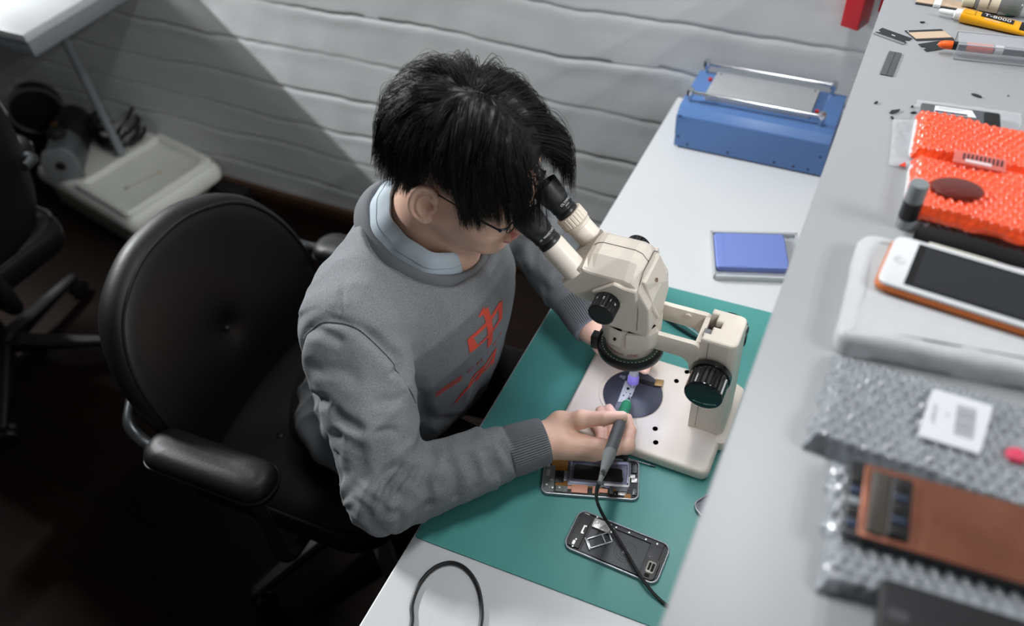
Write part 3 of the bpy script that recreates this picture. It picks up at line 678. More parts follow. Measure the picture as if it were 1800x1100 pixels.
# ================================================================== red boxes on the back wall
red_m = M('red_enamel', (176, 28, 38), 0.4)
for k, (px, py, lab) in enumerate(((1497, 52, 'red box hanging on the white wall above the blue machine'), (1564, 28, 'red box on the wall almost hidden behind the shelf edge'))):
    p = at_y(px, py, 1.648)
    t = thing('wall_box', lab, 'box', (p.x, 1.648, p.z), math.radians(-20), 'red boxes on the wall')
    mb = MB(); mb.slab(rrect(-.026, .012, 0, .046, .002), 0, .16, .0015, 2); mb.build('box_body', red_m, t)
    mb = MB(); mb.box(.012, .0126, .004, .03, .004, .016); mb.build('sticker', M('grey_sticker', (150, 110, 118), .6), t)

# ================================================================== things on the upper shelf
S = SHELF + .0003
steel = M('blade_steel', (88, 92, 96), 0.35, 0.85); steel_d = M('blade_dark', (62, 65, 68), 0.45, 0.6); steel_l = M('blade_edge', (190, 194, 198), 0.25, 0.9)
card = M('tan_card', (196, 172, 148), 0.7); clearp = M('clear_plastic', (205, 210, 216), 0.12, alpha=0.22, spec=0.6)
film = M('clear_film', (215, 219, 223), 0.2, alpha=0.38, bump=(70, .8, .003)); orange = M('orange_plastic', (240, 98, 28), 0.4)
black_m = M('black_card', (18, 18, 19), 0.45)
def frame2(pA, pB, z):      # local frame from two image points that lie at height z
    a = at(*pA, z); b = at(*pB, z); d = b - a; return a, math.atan2(d.y, d.x), d.length
GB = 'loose blades on the shelf'
a, an, l = frame2((1536, 59), (1589, 78), S)
def blade(loc, rz, label, l=.043, w=.021, spine=True, name='razor_blade'):
    t = thing(name, label, 'blade', loc, rz, GB)
    mb = MB(); o = [(0, 0), (l, 0), (l, w * .30), (l - .004, w * .36), (l - .004, w * .55), (l, w * .6), (l, w), (l * .58, w), (l * .42, w), (0, w), (0, w * .6), (.004, w * .55), (.004, w * .36), (0, w * .30)]
    mb.slab(o, 0, .0006); mb.build('blade_plate', steel_d, t)
    if spine:
        mb = MB(); mb.box(0, l, -.0022, .0022, 0, .0014, .0003); mb.build('blade_spine', steel_l, t)
    mb = MB(); mb.box(l * .44, l * .56, w * .52, w * .60, .0006, .0007); mb.build('blade_slot', M('slot_white', (205, 208, 210), .5), t)
    return t
blade(a, an, 'bright edged razor blade nearest the shelf edge, tilted', min(l, .046))
a, an, l = frame2((1561, 134), (1577, 94), S); a2 = at(1546, 131, S)
t = thing('wrapped_blade', 'dark grey wrapped blade lying upright below the other blades', 'blade', a2, an, GB)
w = .0165; 
mb = MB(); mb.slab(rrect(0, l * 1.02, -w, 0, .0015), 0, .0012, .0003, 2); mb.build('blade_sleeve', M('dark_grey_sleeve', (78, 82, 84), .5), t)
mb = MB(); mb.box(.001, l, -w * .52, -w * .48, .0012, .0015); mb.build('fold', steel, t)
a, an, l = frame2((1611, 72), (1666, 69), S)
t = thing('card_backed_blade', 'blade with a tan card strip, beside the orange pen', 'blade', a, an - .03, GB)
mb = MB(); mb.slab([(0, 0), (.050, .0), (.042, .029), (-.008, .029)], 0, .0007); mb.build('blade_plate', steel_d, t)
mb = MB(); mb.slab([(.0005, .004), (.0485, .004), (.0435, .022), (-.0050, .022)], .0007, .0014); mb.build('card_strip', card, t)
mb = MB(); mb.cyl((-.004, .0262, .0007), (-.004, .0262, .0009), .0012, n=10); mb.build('hole', MATS['slot_white'], t)
a, an, l = frame2((1627, 90), (1672, 83), S)
t = blade(at(1619, 80, S), an + .0, 'notched razor blade half under the orange pen tip', .050, .021, False)
t.rotation_euler.z = an
t.location = at(1628, 91, S)
# little dark scraps
for k, (x, y, s, r) in enumerate(((1621, 40, .004, .3), (1540, 181, .005, 1.2), (1572, 197, .009, .9), (1568, 208, .005, 2.0), (1715, 168, .009, 2.8), (1606, 199, .0045, .2), (1603, 188, .003, 1.4), (1772, 169, .002, 0))):
    mb = MB(); rr = random.Random(k); n = 7
    o = [(s * (.5 + .5 * rr.random()) * math.cos(2 * PI * i / n), s * (.22 + .25 * rr.random()) * math.sin(2 * PI * i / n)) for i in range(n)]
    mb.slab(o, 0, .0012 + .001 * rr.random(), .0003, 1)
    o = mb.build('plastic_scrap', M('black_scrap', (38, 39, 40), .6)); o.location = at(x, y, S); o.rotation_euler = (0, 0, r)
    tag(o, ['tiny black scrap between the blades and the yellow tube', 'black scrap close to the shelf edge beside the blue machine', 'thin curved black sliver left of the red bundle', 'small black curl beside the clear film', 'larger black scrap above the grey battery', 'black scrap touching the corner of the battery bag', 'tiny dark crumb at the battery bag corner', 'tiny dark speck at the right rim of the photo'][k], 'scrap', 'black scraps on the shelf')

# glue tube
a, an, l = frame2((1690, 27), (1789, 46), S + .008)
loc = at(1690, 27, S + .008); loc.z = S
t = thing('glue_tube', 'yellow glue tube with white nozzle and black badge', 'glue tube', loc, an)
TL = l * 1.24
mb = MB(); L = []
for k in range(13):
    u = k / 12; x = u * TL; hh = (.0085 * (1 - u) + .0046 * u); ww = (.0108 * (1 - u) + .0145 * u); pz = (.0088 * (1 - u) + .005 * u)
    L.append([(x, ww * math.copysign(abs(math.cos(v)) ** .75, math.cos(v)), pz + hh * math.copysign(abs(math.sin(v)) ** .75, math.sin(v))) for v in (2 * PI * i / 28 for i in range(28))])
mb.loops(L); mb.build('tube_body', M('yellow_print', (236, 166, 14), 0.35), t)
def ztop(x): u = x / TL; return (.0088 + .0085) * (1 - u) + .0036 * u + .0002
def on_tube(name, mtl, x0, x1, y0, y1, lift=.0):
    mb = MB(); n = 10; rows = []
    for k in range(n + 1):
        x = x0 + (x1 - x0) * k / n; rows.append([(x, y0 + (y1 - y0) * j / 6, zt_(x, y0 + (y1 - y0) * j / 6) + lift) for j in range(7)])
    vs = [p for r_ in rows for p in r_]; fs = [(i * 7 + j, (i + 1) * 7 + j, (i + 1) * 7 + j + 1, i * 7 + j + 1) for i in range(n) for j in range(6)]
    mb.add(vs, fs, True); return mb.build(name, mtl, t)
def zt_(x, y):
    u = min(max(x / TL, 0), 1); hh = (.0085 * (1 - u) + .0046 * u); ww = (.0108 * (1 - u) + .0145 * u); pz = (.0088 * (1 - u) + .005 * u)
    c = min(abs(y) / ww, .999) ** (1 / .75); return pz + hh * max(1 - c * c, 0.0) ** .5 ** 1 * 1.0 if False else pz + hh * (max(1 - c * c, 0.0) ** .5) ** .75 + .00035
on_tube('black_badge', black_m, TL * .27, TL * .74, -.0060, .0062)
bd = bpy.data.objects['black_badge']
on_tube('black_band', black_m, TL * .84, TL * .925, -.0122, .0122)
on_tube('red_end', M('red_print', (205, 40, 28), .4), TL * .925, TL * .995, -.0128, .0128)
tmp = MB(); text_mb('T-8000', .0112, tmp, (TL * .505, 0, 0), squash=1.08)
mb = MB(); mb.add([(x, y - .0002, zt_(x, y) + .0004) for x, y, z in tmp.v], tmp.f); mb.build('lettering', white_ink, bd)
tmp = MB(); text_mb('ADHESIVE', .0034, tmp, (TL * .19, 0, 0), rz=PI / 2)
for k in range(5): tmp.box(TL * .05 + k * .0022, TL * .05 + k * .0022 + .0007, -.008, .006, 0, 0.0001)
mb = MB(); mb.add([(x, y, zt_(x, y) + .0003) for x, y, z in tmp.v], tmp.f); mb.build('small_print', M('brown_ink', (110, 74, 20), .6), t)
tmp = MB(); text_mb('Multi-Purpose', .0036, tmp, (TL * .45, -.0088, 0))
mb = MB(); mb.add([(x, y, zt_(x, y) + .0003) for x, y, z in tmp.v], tmp.f); mb.build('caption', white_ink, t)
mb = MB(); mb.lathe_on((.001, 0, .0088), (-.04, 0, .0088), [(.0105, 0), (.0078, .001), (.0074, .009), (.0042, .0105), (.0036, .028), (.0026, .031), (.0001, .031)], 24); mb.build('nozzle_cap', M('white_plastic', (226, 228, 226), .4), t)

# knife pen in a clear box
a, an, l = frame2((1676, 104), (1800, 117), S)
t = thing('clear_box', 'long clear plastic box with an orange tipped pen inside it', 'box', a, an)
mb = MB(); mb.box(0, .17, 0, .036, 0, .0012); 
mb.box(0, .17, 0, .001, .0012, .0208); mb.box(0, .17, .035, .036, .0012, .0208); mb.box(.169, .17, .001, .035, .0012, .0208)
mb.box(0, .17, .0, .036, .0208, .0216); mb.build('case', clearp, t)
edge_p = M('clear_plastic_edge', (196, 200, 206), .15, alpha=.6)
for y_, z_ in ((0, .0002), (.035, .0002), (0, .0208), (.035, .0208)):
    mb = MB(); mb.box(-.0005, .1705, y_ - .0004, y_ + .0014, z_, z_ + .0014); mb.build('case_edge', edge_p, t)
for y_ in (0, .035):
    mb = MB(); mb.box(-.0008, .0008, y_ - .0004, y_ + .0014, .0, .0218); mb.build('case_edge', edge_p, t)
p0 = at(1649, 77, S + .013); p1 = at(1800, 93, S + .013); an2 = math.atan2((p1 - p0).y, (p1 - p0).x); loc = p0.copy(); loc.z = SHELF + .0074
t = thing('marker_pen', 'orange tipped marker pen with black collar inside the clear box', 'pen', loc, an2)
mb = MB(); mb.lathe_on((0, 0, .0058), (.2, 0, .0058), [(.0012, 0), (.0036, .002), (.0052, .006), (.0057, .012), (.0057, .0175), (.005, .018)], 24); mb.build('orange_cap', orange, t)
mb = MB(); mb.lathe_on((.0175, 0, .0058), (.2, 0, .0058), [(.0056, 0), (.0056, .008), (.005, .0082)], 24); mb.build('collar', blk, t)
mb = MB(); mb.lathe_on((.0255, 0, .0058), (.2, 0, .0058), [(.0054, 0), (.0058, .004), (.0056, .005), (.0052, .09), (.0045, .105), (.001, .106)], 24); mb.build('barrel', M('dark_barrel', (52, 50, 56), .4), t)
mb = MB(); mb.lathe_on((.034, 0, .0058), (.2, 0, .0058), [(.00595, 0), (.00595, .032)], 24, ); mb.build('orange_sleeve', M('salmon_print', (224, 110, 88), .5), t)
mb = MB(); mb.lathe_on((.068, 0, .0058), (.2, 0, .0058), [(.0059, 0), (.0059, .010)], 24); mb.build('white_ring', white_ink, t)

# things at the top rim
a, an, l = frame2((1609, 6), (1700, 20), S)
t = thing('tan_scraper', 'thin tan scraper strip with a white clip, top rim of the photo', 'scraper', a, an)
mb = MB(); mb.slab(rrect(0, .085, 0, .022, .001), 0, .003, .0005, 2); mb.build('wood_strip', card, t)
mb = MB(); mb.box(0, .085, -.0025, .0, 0, .0018); mb.build('metal_edge', steel, t)
mb = MB(); mb.box(.024, .034, -.004, .024, .0, .0052, .0008); mb.build('clip', M('white_plastic', (226, 228, 226), .4), t)
a, an, l = frame2((1688, 14), (1757, 20), S)
p = at(1690, 10, S + .012); p.z = S
t = thing('labelled_vial', 'small vial lying down with a cream cap and a printed label', 'vial', (p.x, p.y + .022, S), math.radians(-4))
mb = MB(); mb.lathe_on((.016, 0, .0125), (1, 0, .0125), [(.006, 0), (.0105, .002), (.0122, .006), (.0122, .058), (.010, .061), (.001, .061)], 28); mb.build('glass_body', M('smoky_glass', (120, 122, 120), .12, alpha=.75), t)
mb = MB(); mb.lathe_on((0, 0, .0125), (1, 0, .0125), [(.001, 0), (.009, .001), (.0098, .003), (.0098, .0165), (.009, .017)], 28); mb.build('cap', M('cream_cap', (222, 214, 186), .5), t)
mb = MB(); mb.lathe_on((.022, 0, .0125), (1, 0, .0125), [(.0125, 0), (.0125, .026)], 28); lb = mb.build('paper_label', M('buff_paper', (212, 200, 178), .7), t)
mb = MB()
for k in range(5):
    for q_ in range(4):
        cyl_text(mb, 'LOT 24 USE', (.022, 0, .0125), (1, 0, .0125), .0126, .0032, arc_of((.022, 0, .0125), (1, 0, .0125), (.03, -.05, .1)) - .5 + k * .3, .013) if q_ == 0 else None
mb.build('label_print', M('dark_ink', (60, 50, 44), .6), lb)
p = at(1768, 12, S); 
t = thing('flux_carton', 'white carton with green stripes at the upper right corner', 'carton', (p.x, p.y, S), math.radians(-8))
mb = MB(); mb.box(0, .07, 0, .05, 0, .018, .001); mb.build('carton', M('white_card', (214, 220, 218), .5), t)
mb = MB(); mb.box(.008, .07, .008, .016, .018, .0183); mb.build('green_stripe', M('green_print', (20, 140, 110), .5), t)
mb = MB(); mb.box(.004, .07, .030, .044, .018, .0183); mb.build('green_panel', M('green_print', (20, 140, 110), .5), t)
p = at(1688, 24, S + .0)
t = thing('syringe_tube', 'clear syringe tube with green marks lying behind the yellow glue tube', 'syringe', (p.x + .045, p.y + .012, S), an + .02)
mb = MB(); mb.lathe_on((0, 0, .0065), (1, 0, .0065), [(.004, 0), (.0062, .002), (.0062, .075), (.008, .0755), (.008, .077), (.001, .077)], 24); mb.build('barrel', M('clear_barrel', (206, 216, 210), .15, alpha=.45), t)
mb = MB(); mb.lathe_on((.012, 0, .0065), (1, 0, .0065), [(.0064, 0), (.0064, .012)], 24); mb.build('green_mark', M('green_print', (20, 140, 110), .5), t)

# ---- bubble wrap bundles
def quadfn(a, b, c, d):
    return lambda u, v: (a * (1 - u) + b * u) * (1 - v) + (d * (1 - u) + c * u) * v
def bubble_pack(name, label, cat, corners, z0, H, mtl, pitch=.0092, amp=.0034, group=None, step=.0012, rag=.004, bow=.004, seed=1):
    """a padded parcel; corners (ccw, from above) with bubbles over its upper side"""
    cs = [Vector((c.x, c.y, 0)) for c in corners]; ctr = sum(cs, Vector()) / 4; loc = Vector((ctr.x, ctr.y, z0))
    loc_c = [c - Vector((ctr.x, ctr.y, 0)) for c in cs]; q = quadfn(*loc_c)
    lu = (loc_c[1] - loc_c[0]).length; lv = (loc_c[3] - loc_c[0]).length; nu = int(lu / step); nv = int(lv / step)
    rows = []
    for j in range(nv + 1):
        v = j / nv; row = []
        for i in range(nu + 1):
            u = i / nu; p = q(u, v); e = min(u * lu, (1 - u) * lu, v * lv, (1 - v) * lv)
            # ragged rim
            n1 = mnoise.noise(Vector((p.x * 60, p.y * 60, seed)))
            edge = max(0.0, 1 - e / .012); p = p + (p.normalized() if p.length > 1e-6 else p) * n1 * rag * edge
            X = u * lu; Yv = v * lv; r = round(Yv / (pitch * .866)); cx = (round(X / pitch - (.5 if r % 2 else 0)) + (.5 if r % 2 else 0)) * pitch; cy = r * pitch * .866
            dd = math.hypot(X - cx, Yv - cy) / (pitch * .46); hh = amp * math.cos(min(1, dd) * PI / 2) ** 1.3 * (0.55 + .6 * abs(mnoise.noise(Vector((cx * 90, cy * 90, seed + 3)))) + .35)
            prof = 1 - (edge ** 2.2); z = H * prof * .92 + .0008 + hh * min(1, .35 + prof) + bow * mnoise.noise(Vector((p.x * 16, p.y * 16, seed + 8))) * prof
            row.append((p.x, p.y, max(z, .0006)))
        rows.append(row)
    mb = MB(); vs = [p for r_ in rows for p in r_]; w = nu + 1
    mb.add(vs, [(j * w + i, j * w + i + 1, (j + 1) * w + i + 1, (j + 1) * w + i) for j in range(nv) for i in range(nu)], True)
    rim = [rows[0][i] for i in range(nu + 1)] + [rows[j][nu] for j in range(1, nv + 1)] + [rows[nv][i] for i in range(nu - 1, -1, -1)] + [rows[j][0] for j in range(nv - 1, 0, -1)]
    mb.loops([[(p[0], p[1], 0.0) for p in rim], rim], True, False, smooth=False)
    o = mb.build('bubble_wrap', mtl, None, auto=math.radians(80)); t = thing(name, label, cat, loc, 0, group); o.parent = t
    return t
redb = M('red_bubble_film', (242, 82, 38), 0.24, coat=0.6, spec=.7, var=(30, .12))
greyb = M('clear_bubble_film', (132, 137, 142), 0.2, coat=0.4, spec=.6, var=(60, .2))
zt = S + .012
c = [at(1601, 270, zt), at(1800, 312, zt), at(1800, 236, zt), at(1614, 196, zt)]
ex = (c[1] - c[0]) * .45; c[1] = c[1] + ex; c[2] = c[2] + ex
tp = bubble_pack('red_bubble_bundle', 'red bubble wrapped phone bundle nearer the wall, sticker on its rim', 'parcel', c, S + .006, .014, redb, group='red bubble wrapped bundles', seed=2)
c2 = [at(1590, 372, zt), at(1800, 425, zt), at(1800, 310, zt), at(1603, 277, zt)]
ex = (c2[1] - c2[0]) * .4; c2[1] = c2[1] + ex; c2[2] = c2[2] + ex
tq = bubble_pack('red_bubble_bundle', 'red bubble wrapped bundle with a dark blotch, beside the grey capped bottle', 'parcel', c2, S + .006, .016, redb, group='red bubble wrapped bundles', seed=5)
# dark object that shows through the second bundle
pb = at(1683, 330, S + .026)
mb = MB(); mb.at((pb.x - tq.location.x, pb.y - tq.location.y, .0145), .1).slab([(0.026 * math.cos(k * PI / 10), .018 * math.sin(k * PI / 10)) for k in range(20)], 0, .0062, .002, 2)
mb.build('dark_blotch', M('dark_maroon', (92, 22, 14), .25, coat=.5, bump=(160, .5, .002)), tq)
# phones inside: only their rim shows
for tt, cc, nm in ((tp, c, 'phone_rim'), (tq, c2, 'phone_rim')):
    q = quadfn(*[Vector((p.x - tt.location.x, p.y - tt.location.y, 0)) for p in cc])
    mb = MB(); o = [q(-.008, .06), q(.75, .03), q(.75, .95), q(-.008, .94)]
    mb.slab(rpoly([(p.x, p.y) for p in o], .008, 4), -.006, .003, .001, 2); mb.build(nm, M('white_rim', (214, 214, 214), .35), tt)
# sticker bag
a, an, l = frame2((1676, 283), (1768, 302), S + .024)
pc = at(1722, 283, S + .026)
t = thing('sticker_bag', 'small clear bag with a dark striped sticker between the red bundles', 'bag', (pc.x, pc.y, S + .0262), an)
mb = MB(); mb.box(-l / 2, l / 2, -.012, .012, 0, .0006); mb.build('bag_film', M('pink_clear_film', (214, 120, 110), .15, alpha=.6), t)
for k in range(10):
    mb = MB(); mb.box(-l / 2 + .009 + k * .0042, -l / 2 + .0112 + k * .0042, -.004, .008, .0006, .0009); mb.build('dark_bar', M('maroon_ink', (52, 22, 30), .5), t)
mb = MB(); mb.box(-l / 2 + .012, l / 2 - .014, -.0085, -.003, .0009, .0012); mb.build('white_strip', M('pale_pink_paper', (216, 190, 190), .6), t)
# battery in a clear bag, partly under the first bundle
a, an, l = frame2((1618, 185), (1748, 203), S + .004)
t = thing('phone_battery', 'grey phone battery with white label behind the red bundle', 'battery', a, an)
mb = MB(); mb.slab(rrect(0, .088, -.035, 0, .003), 0, .0040, .0006, 2); mb.build('battery_cell', M('battery_grey', (88, 92, 96), .4, .2), t)
mb = MB(); mb.slab([(.015, -.018), (.062, -.018), (.057, -.003), (.016, -.003)], .0040, .0043); lb = mb.build('white_label', M('label_paper', (224, 226, 228), .6), t)
mb = MB(); mb.box(.016, .052, -.0172, -.0138, .0043, .0045); mb.build('blue_band', M('navy_ink', (22, 28, 56), .5), lb)
for k in range(2):
    mb = MB(); mb.box(.02, .05 - k * .006, -.0065 - k * .0028, -.0059 - k * .0028, .0043, .0045); mb.build('text_line', M('grey_ink', (120, 122, 126), .6), lb)
mb = MB(); mb.slab(rrect(.0705, .088, -.034, -.002, .004), .0040, .0046, .0004, 2); mb.build('black_end', black_m, t)
mb = MB(); q = [(-.006, -.036), (.105, -.036), (.112, .004), (-.004, .006)]
a, an, l = frame2((1608, 180), (1790, 205), S)
# crumpled film sheets
def film_sheet(name, label, pts, z, amp, mtl=film, n=26):
    cs = [Vector((p.x, p.y, 0)) for p in pts]; ctr = sum(cs, Vector()) / 4; q = quadfn(*[c - ctr for c in cs]); L = []
    for j in range(n + 1):
        for i in range(n + 1):
            u, v = i / n, j / n; p = q(u, v); s = mnoise.noise(Vector((p.x * 50, p.y * 50, 3.3))) + .6 * mnoise.noise(Vector((p.x * 130, p.y * 130, 1.3)))
            r_ = mnoise.noise(Vector((p.x * 70, p.y * 70, 9.3))); e = 1 if min(u, v, 1 - u, 1 - v) > .001 else 0
            L.append((p.x * (1 + .05 * r_ * (1 - e)), p.y * (1 + .05 * r_ * (1 - e)), amp * (1 + s) * .55 + .0002))
    mb = MB(); mb.add(L, [(j * (n + 1) + i, j * (n + 1) + i + 1, (j + 1) * (n + 1) + i + 1, (j + 1) * (n + 1) + i) for j in range(n) for i in range(n)], True)
    o = mb.build(name, mtl, None, auto=math.radians(80)); o.location = (ctr.x, ctr.y, z); return tag(o, label, 'film')
film_sheet('clear_film', 'crumpled clear film sticking out left of the red bundles', [at(1562, 292, S), at(1612, 300, S), at(1618, 214, S), at(1570, 212, S)], S, .004)
film_sheet('clear_bag', 'flat clear bag lying round the grey battery', [at(1602, 232, S), at(1790, 262, S), at(1796, 200, S), at(1610, 176, S)], S, .001)
mb = MB(); mb.slab([(0, 0), (.008, .001), (.006, .010)], 0, .0012, .0003, 1); o = mb.build('red_chip', M('red_chip', (240, 70, 44), .5)); o.location = at(1579, 292, S + .003); tag(o, 'small triangular red chip on the clear film', 'chip')

# black tablet under the bottle
zt = S + .008
c = [at(1566, 412, zt), at(1800, 470, zt), at(1800, 405, zt), at(1606, 362, zt)]
ex = (c[1] - c[0]) * .35; c[1] += ex; c[2] += ex
ctr = sum(c, Vector()) / 4; ctr.z = S
# grey capped bottle
p = at(1590, 396, S); bz = S
t = thing('dropper_bottle', 'little bottle with grey cap and black label beside the red bundles', 'bottle', (p.x, p.y, S))
mb = MB(); mb.lathe([(.0085, 0), (.0095, .001), (.0095, .012), (.001, .012)], 28); mb.build('clear_base', M('clear_glass_base', (150, 156, 160), .1, alpha=.6), t)
mb = MB(); mb.lathe([(.001, .0121), (.0097, .0121), (.0097, .034), (.001, .034)], 28); mb.build('black_label', black_m, t)
mb = MB(); mb.lathe([(.001, .0341), (.0094, .0341), (.0097, .0355), (.0095, .0545), (.0088, .056), (.001, .0562)], 28); mb.build('cap', M('mid_grey_plastic', (122, 128, 130), .4), t)

t = thing('black_tablet', 'black glass tablet lying between the red bundle and the white pouch', 'tablet', ctr)
o = rpoly([(p.x - ctr.x, p.y - ctr.y) for p in (at(1600, 425, zt), c[1] , c[2], at(1626, 372, zt))], .006, 4)
mb = MB(); mb.slab(o, 0, .0075, .0015, 2); mb.build('tablet_body', M('tablet_black', (12, 12, 13), .2), t)
# white padded pouch with the white phone on it
def pouch(name, label, cat, corners, z0, H, mtl, rr=.02, seed=1):
    cs = [Vector((c.x, c.y, 0)) for c in corners]; ctr = sum(cs, Vector()) / 4
    o = rpoly([((c - ctr).x, (c - ctr).y) for c in cs], rr, 8); L = []
    def dense(o):
        out = []
        for i in range(len(o)):
            a, b = Vector(o[i - 1]), Vector(o[i]); n = max(1, int((b - a).length / .006))
            out += [tuple(a.lerp(b, (k + 1) / n)) for k in range(n)]
        return out
    o = dense(o); mb = MB()
    for ins, z in ((.004, 0), (.0, .0012), (-.001, H * .35), (.001, H * .7), (.004, H * .93), (.009, H), (.015, H * 1.01)):
        L.append([(x * k_, y * k_, max(0, zz)) for (x, y) in inset(o, ins) for k_, zz in [(1 + .02 * mnoise.noise(Vector((x * 40, y * 40, seed + z * 90))), z + (.0025 * mnoise.noise(Vector((x * 35, y * 35, seed))) if z > .001 else 0))]])
    mb.loops(L); ob = mb.build(name, mtl, None, auto=math.radians(70)); ob.location = (ctr.x, ctr.y, z0); return tag(ob, label, cat)
zt = S + .022
c = [at(1468, 592, zt), at(1800, 655, zt), at(1800, 475, zt), at(1512, 404, zt)]
ex = (c[1] - c[0]) * .3; c[1] += ex; c[2] += ex; c[3] = c[3]
wp = pouch('white_pouch', 'white padded pouch with the white phone lying on it', 'pouch', c, S, .024, M('white_foam', (186, 188, 190), .45, bump=(50, .5, .003), var=(14, .06)), .018, 3)
a, an, l = frame2((1540, 497), (1800, 580), SHELF + .034)
z0 = SHELF + .0262
pw = (at(1592, 412, SHELF + .037) - at(1540, 492, SHELF + .037)).length
t = thing('white_phone', 'white smartphone with a home button lying in an orange case', 'phone', (*at(1540, 494, SHELF + .036).xy, z0), an)
ph = pw * .98; pl_ = .16
mb = MB(); mb.slab(rrect(-.002, pl_, -.001, ph + .001, .011, 7), 0, .0065, .0022, 3, bot=.002); mb.build('orange_case', M('orange_case', (196, 104, 40), .4), t)
mb = MB(); mb.slab(rrect(0, pl_ - .002, .001, ph - .001, .010, 7), .0066, .0105, .0014, 3); bd = mb.build('phone_body', M('white_glass', (212, 214, 216), .2, coat=.5), t)
mb = MB(); mb.slab(rrect(.0225, pl_ - .024, .0065, ph - .006, .0005), .0104, .0107); sc = mb.build('screen_border', M('screen_black', (10, 10, 11), .15), t)
mb = MB(); mb.slab(rrect(.030, pl_ - .028, .0105, ph - .010, .0005), .0107, .0109); mb.build('screen', M('screen_dark', (34, 35, 38), .2), sc)
mb = MB(); mb.at((.0115, ph / 2, .0105)).lathe([(.0056, 0), (.0056, .0003), (.0049, .0004), (.0046, .0002), (.0001, .0002)], 28); mb.build('home_button', M('button_white', (198, 200, 202), .3), t)
mb = MB(); mb.slab(rrect(.03, .09, ph, ph + .0022, .001), .0066, .0098, .0006, 2); mb.build('side_strip', M('cream_strip', (224, 220, 206), .4), t)
# clear bubble packs
zt = S + .014
c = [at(1415, 772, zt), at(1800, 905, zt), at(1800, 705, zt), at(1468, 612, zt)]
ex = (c[1] - c[0]) * .25; c[1] += ex; c[2] += ex
tg = bubble_pack('clear_bubble_pack', 'clear bubble wrapped parcel with a white barcode label', 'parcel', c, S, .016, greyb, pitch=.0105, amp=.0034, rag=.007, group='clear bubble wrapped parcels', seed=9)
zl = SHELF + .0215
q4 = [at(1613, 766, zl), at(1722, 799, zl), at(1746, 714, zl), at(1640, 683, zl)]
ctr = sum(q4, Vector()) / 4; loc = [p - ctr for p in q4]; dx = (q4[1] - q4[0]); an = math.atan2(dx.y, dx.x)
off = Vector((ctr.x - tg.location.x, ctr.y - tg.location.y, zl - tg.location.z))
mb = MB(); mb.T = Matrix.Translation(off); mb.slab(rpoly([(p.x, p.y) for p in loc], .003, 3), -.004, .0008, .0003, 1); lb = mb.build('barcode_label', M('label_white', (206, 208, 212), .5), tg)
hw = dx.length / 2; hh = (q4[3] - q4[0]).length / 2
rr = random.Random(3); y = -hh * .55
TT = Matrix.Translation(off) @ Matrix.Rotation(an, 4, 'Z'); mb = MB(); mb.T = TT
mb2 = MB(); mb2.T = TT
while y < hh * .62:
    w_ = rr.uniform(.0005, .0016); mb.box(hw * -.02, hw * .62, y, y + w_, .0008, .0010); y += w_ + rr.uniform(.0005, .0012)
mb.build('barcode', M('grey_print', (128, 130, 136), .6), lb)
text_mb('A1905-LCD', .0042, mb2, (-hw * .72, 0, .0009), rz=PI / 2); text_mb('SP', .0036, mb2, (-hw * .28, hh * .1, .0009), rz=PI / 2); mb2.build('label_print', M('grey_ink', (120, 122, 126), .6), lb)
p = at(1795, 800, zl); mb = MB(); mb.at((p.x - tg.location.x - .003, p.y - tg.location.y, .015)).lathe([(.0065, 0), (.0075, .004), (.006, .007), (.001, .0075)], 20); mb.build('pink_dot', M('pink_red', (205, 66, 92), .5), tg)
# second clear pack below with the copper phone and a black box
c = [at(1436, 1010, S + .01), at(1800, 1130, S + .01), at(1800, 900, S + .01), at(1462, 800, S + .01)]
c[0] = at(1440, 1030, S + .01)
ex = (c[1] - c[0]) * .22; c[1] += ex; c[2] += ex
tl = bubble_pack('clear_bubble_pack', 'clear bubble wrap under the copper coloured phone panel', 'parcel', [c[0], c[1], c[2], c[3]], S, .012, greyb, pitch=.0105, amp=.003, rag=.006, group='clear bubble wrapped parcels', seed=13)
zp = SHELF + .026
q4 = [at(1478, 935, zp), at(1800, 1030, zp), at(1800, 888, zp), at(1506, 806, zp)]
dx = q4[1] - q4[0]; an = math.atan2(dx.y, dx.x); wv = (q4[3] - q4[0]).length
t = thing('copper_phone_panel', 'phone panel with brown copper back and black connector end', 'phone', (*q4[0].xy, SHELF + .0185), an)
mb = MB(); mb.slab(rrect(0, .16, 0, wv, .004), 0, .0055, .001, 2); mb.build('panel_body', M('panel_black', (22, 22, 24), .35), t)
mb = MB(); mb.slab(rrect(.011, .158, .002, wv - .002, .003), .0055, .0072, .0006, 2); mb.build('copper_back', M('copper_sheet', (128, 80, 62), .36, .55, bump=(26, .6, .004), var=(22, .22)), t)
mb = MB(); mb.box(.0165, .030, .006, wv - .008, .0072, .0098, .0008); cb = mb.build('connector_block', M('olive_black', (58, 54, 48), .4), t)
mb = MB(); mb.box(.0305, .046, .007, wv - .009, .0072, .0105, .001); mb.build('camera_block', blk, t)
for k in range(5):
    mb = MB(); y = .010 + k * (wv - .02) / 5; mb.box(.033, .043, y, y + .004, .0105, .0115, .0004); mb.build('component', [black_m, M('navy_part', (40, 52, 74), .4)][k % 2], t)
for k in range(5):
    mb = MB(); y = .008 + k * (wv - .02) / 5; mb.box(.002, .010, y, y + .006, .0055, .0075, .0004); mb.build('component', [M('navy_part', (40, 52, 74), .4), black_m, M('grey_part', (130, 136, 140), .4)][k % 3], t)
q4 = [at(1535, 1140, S + .02), at(1548, 1008, S + .02)]
p = at(1548, 1012, SHELF + .026); an = math.radians(-10)
t = thing('black_box', 'black box at the lower right corner, closest to the camera', 'box', (p.x, p.y, SHELF + .0175), math.radians(4))
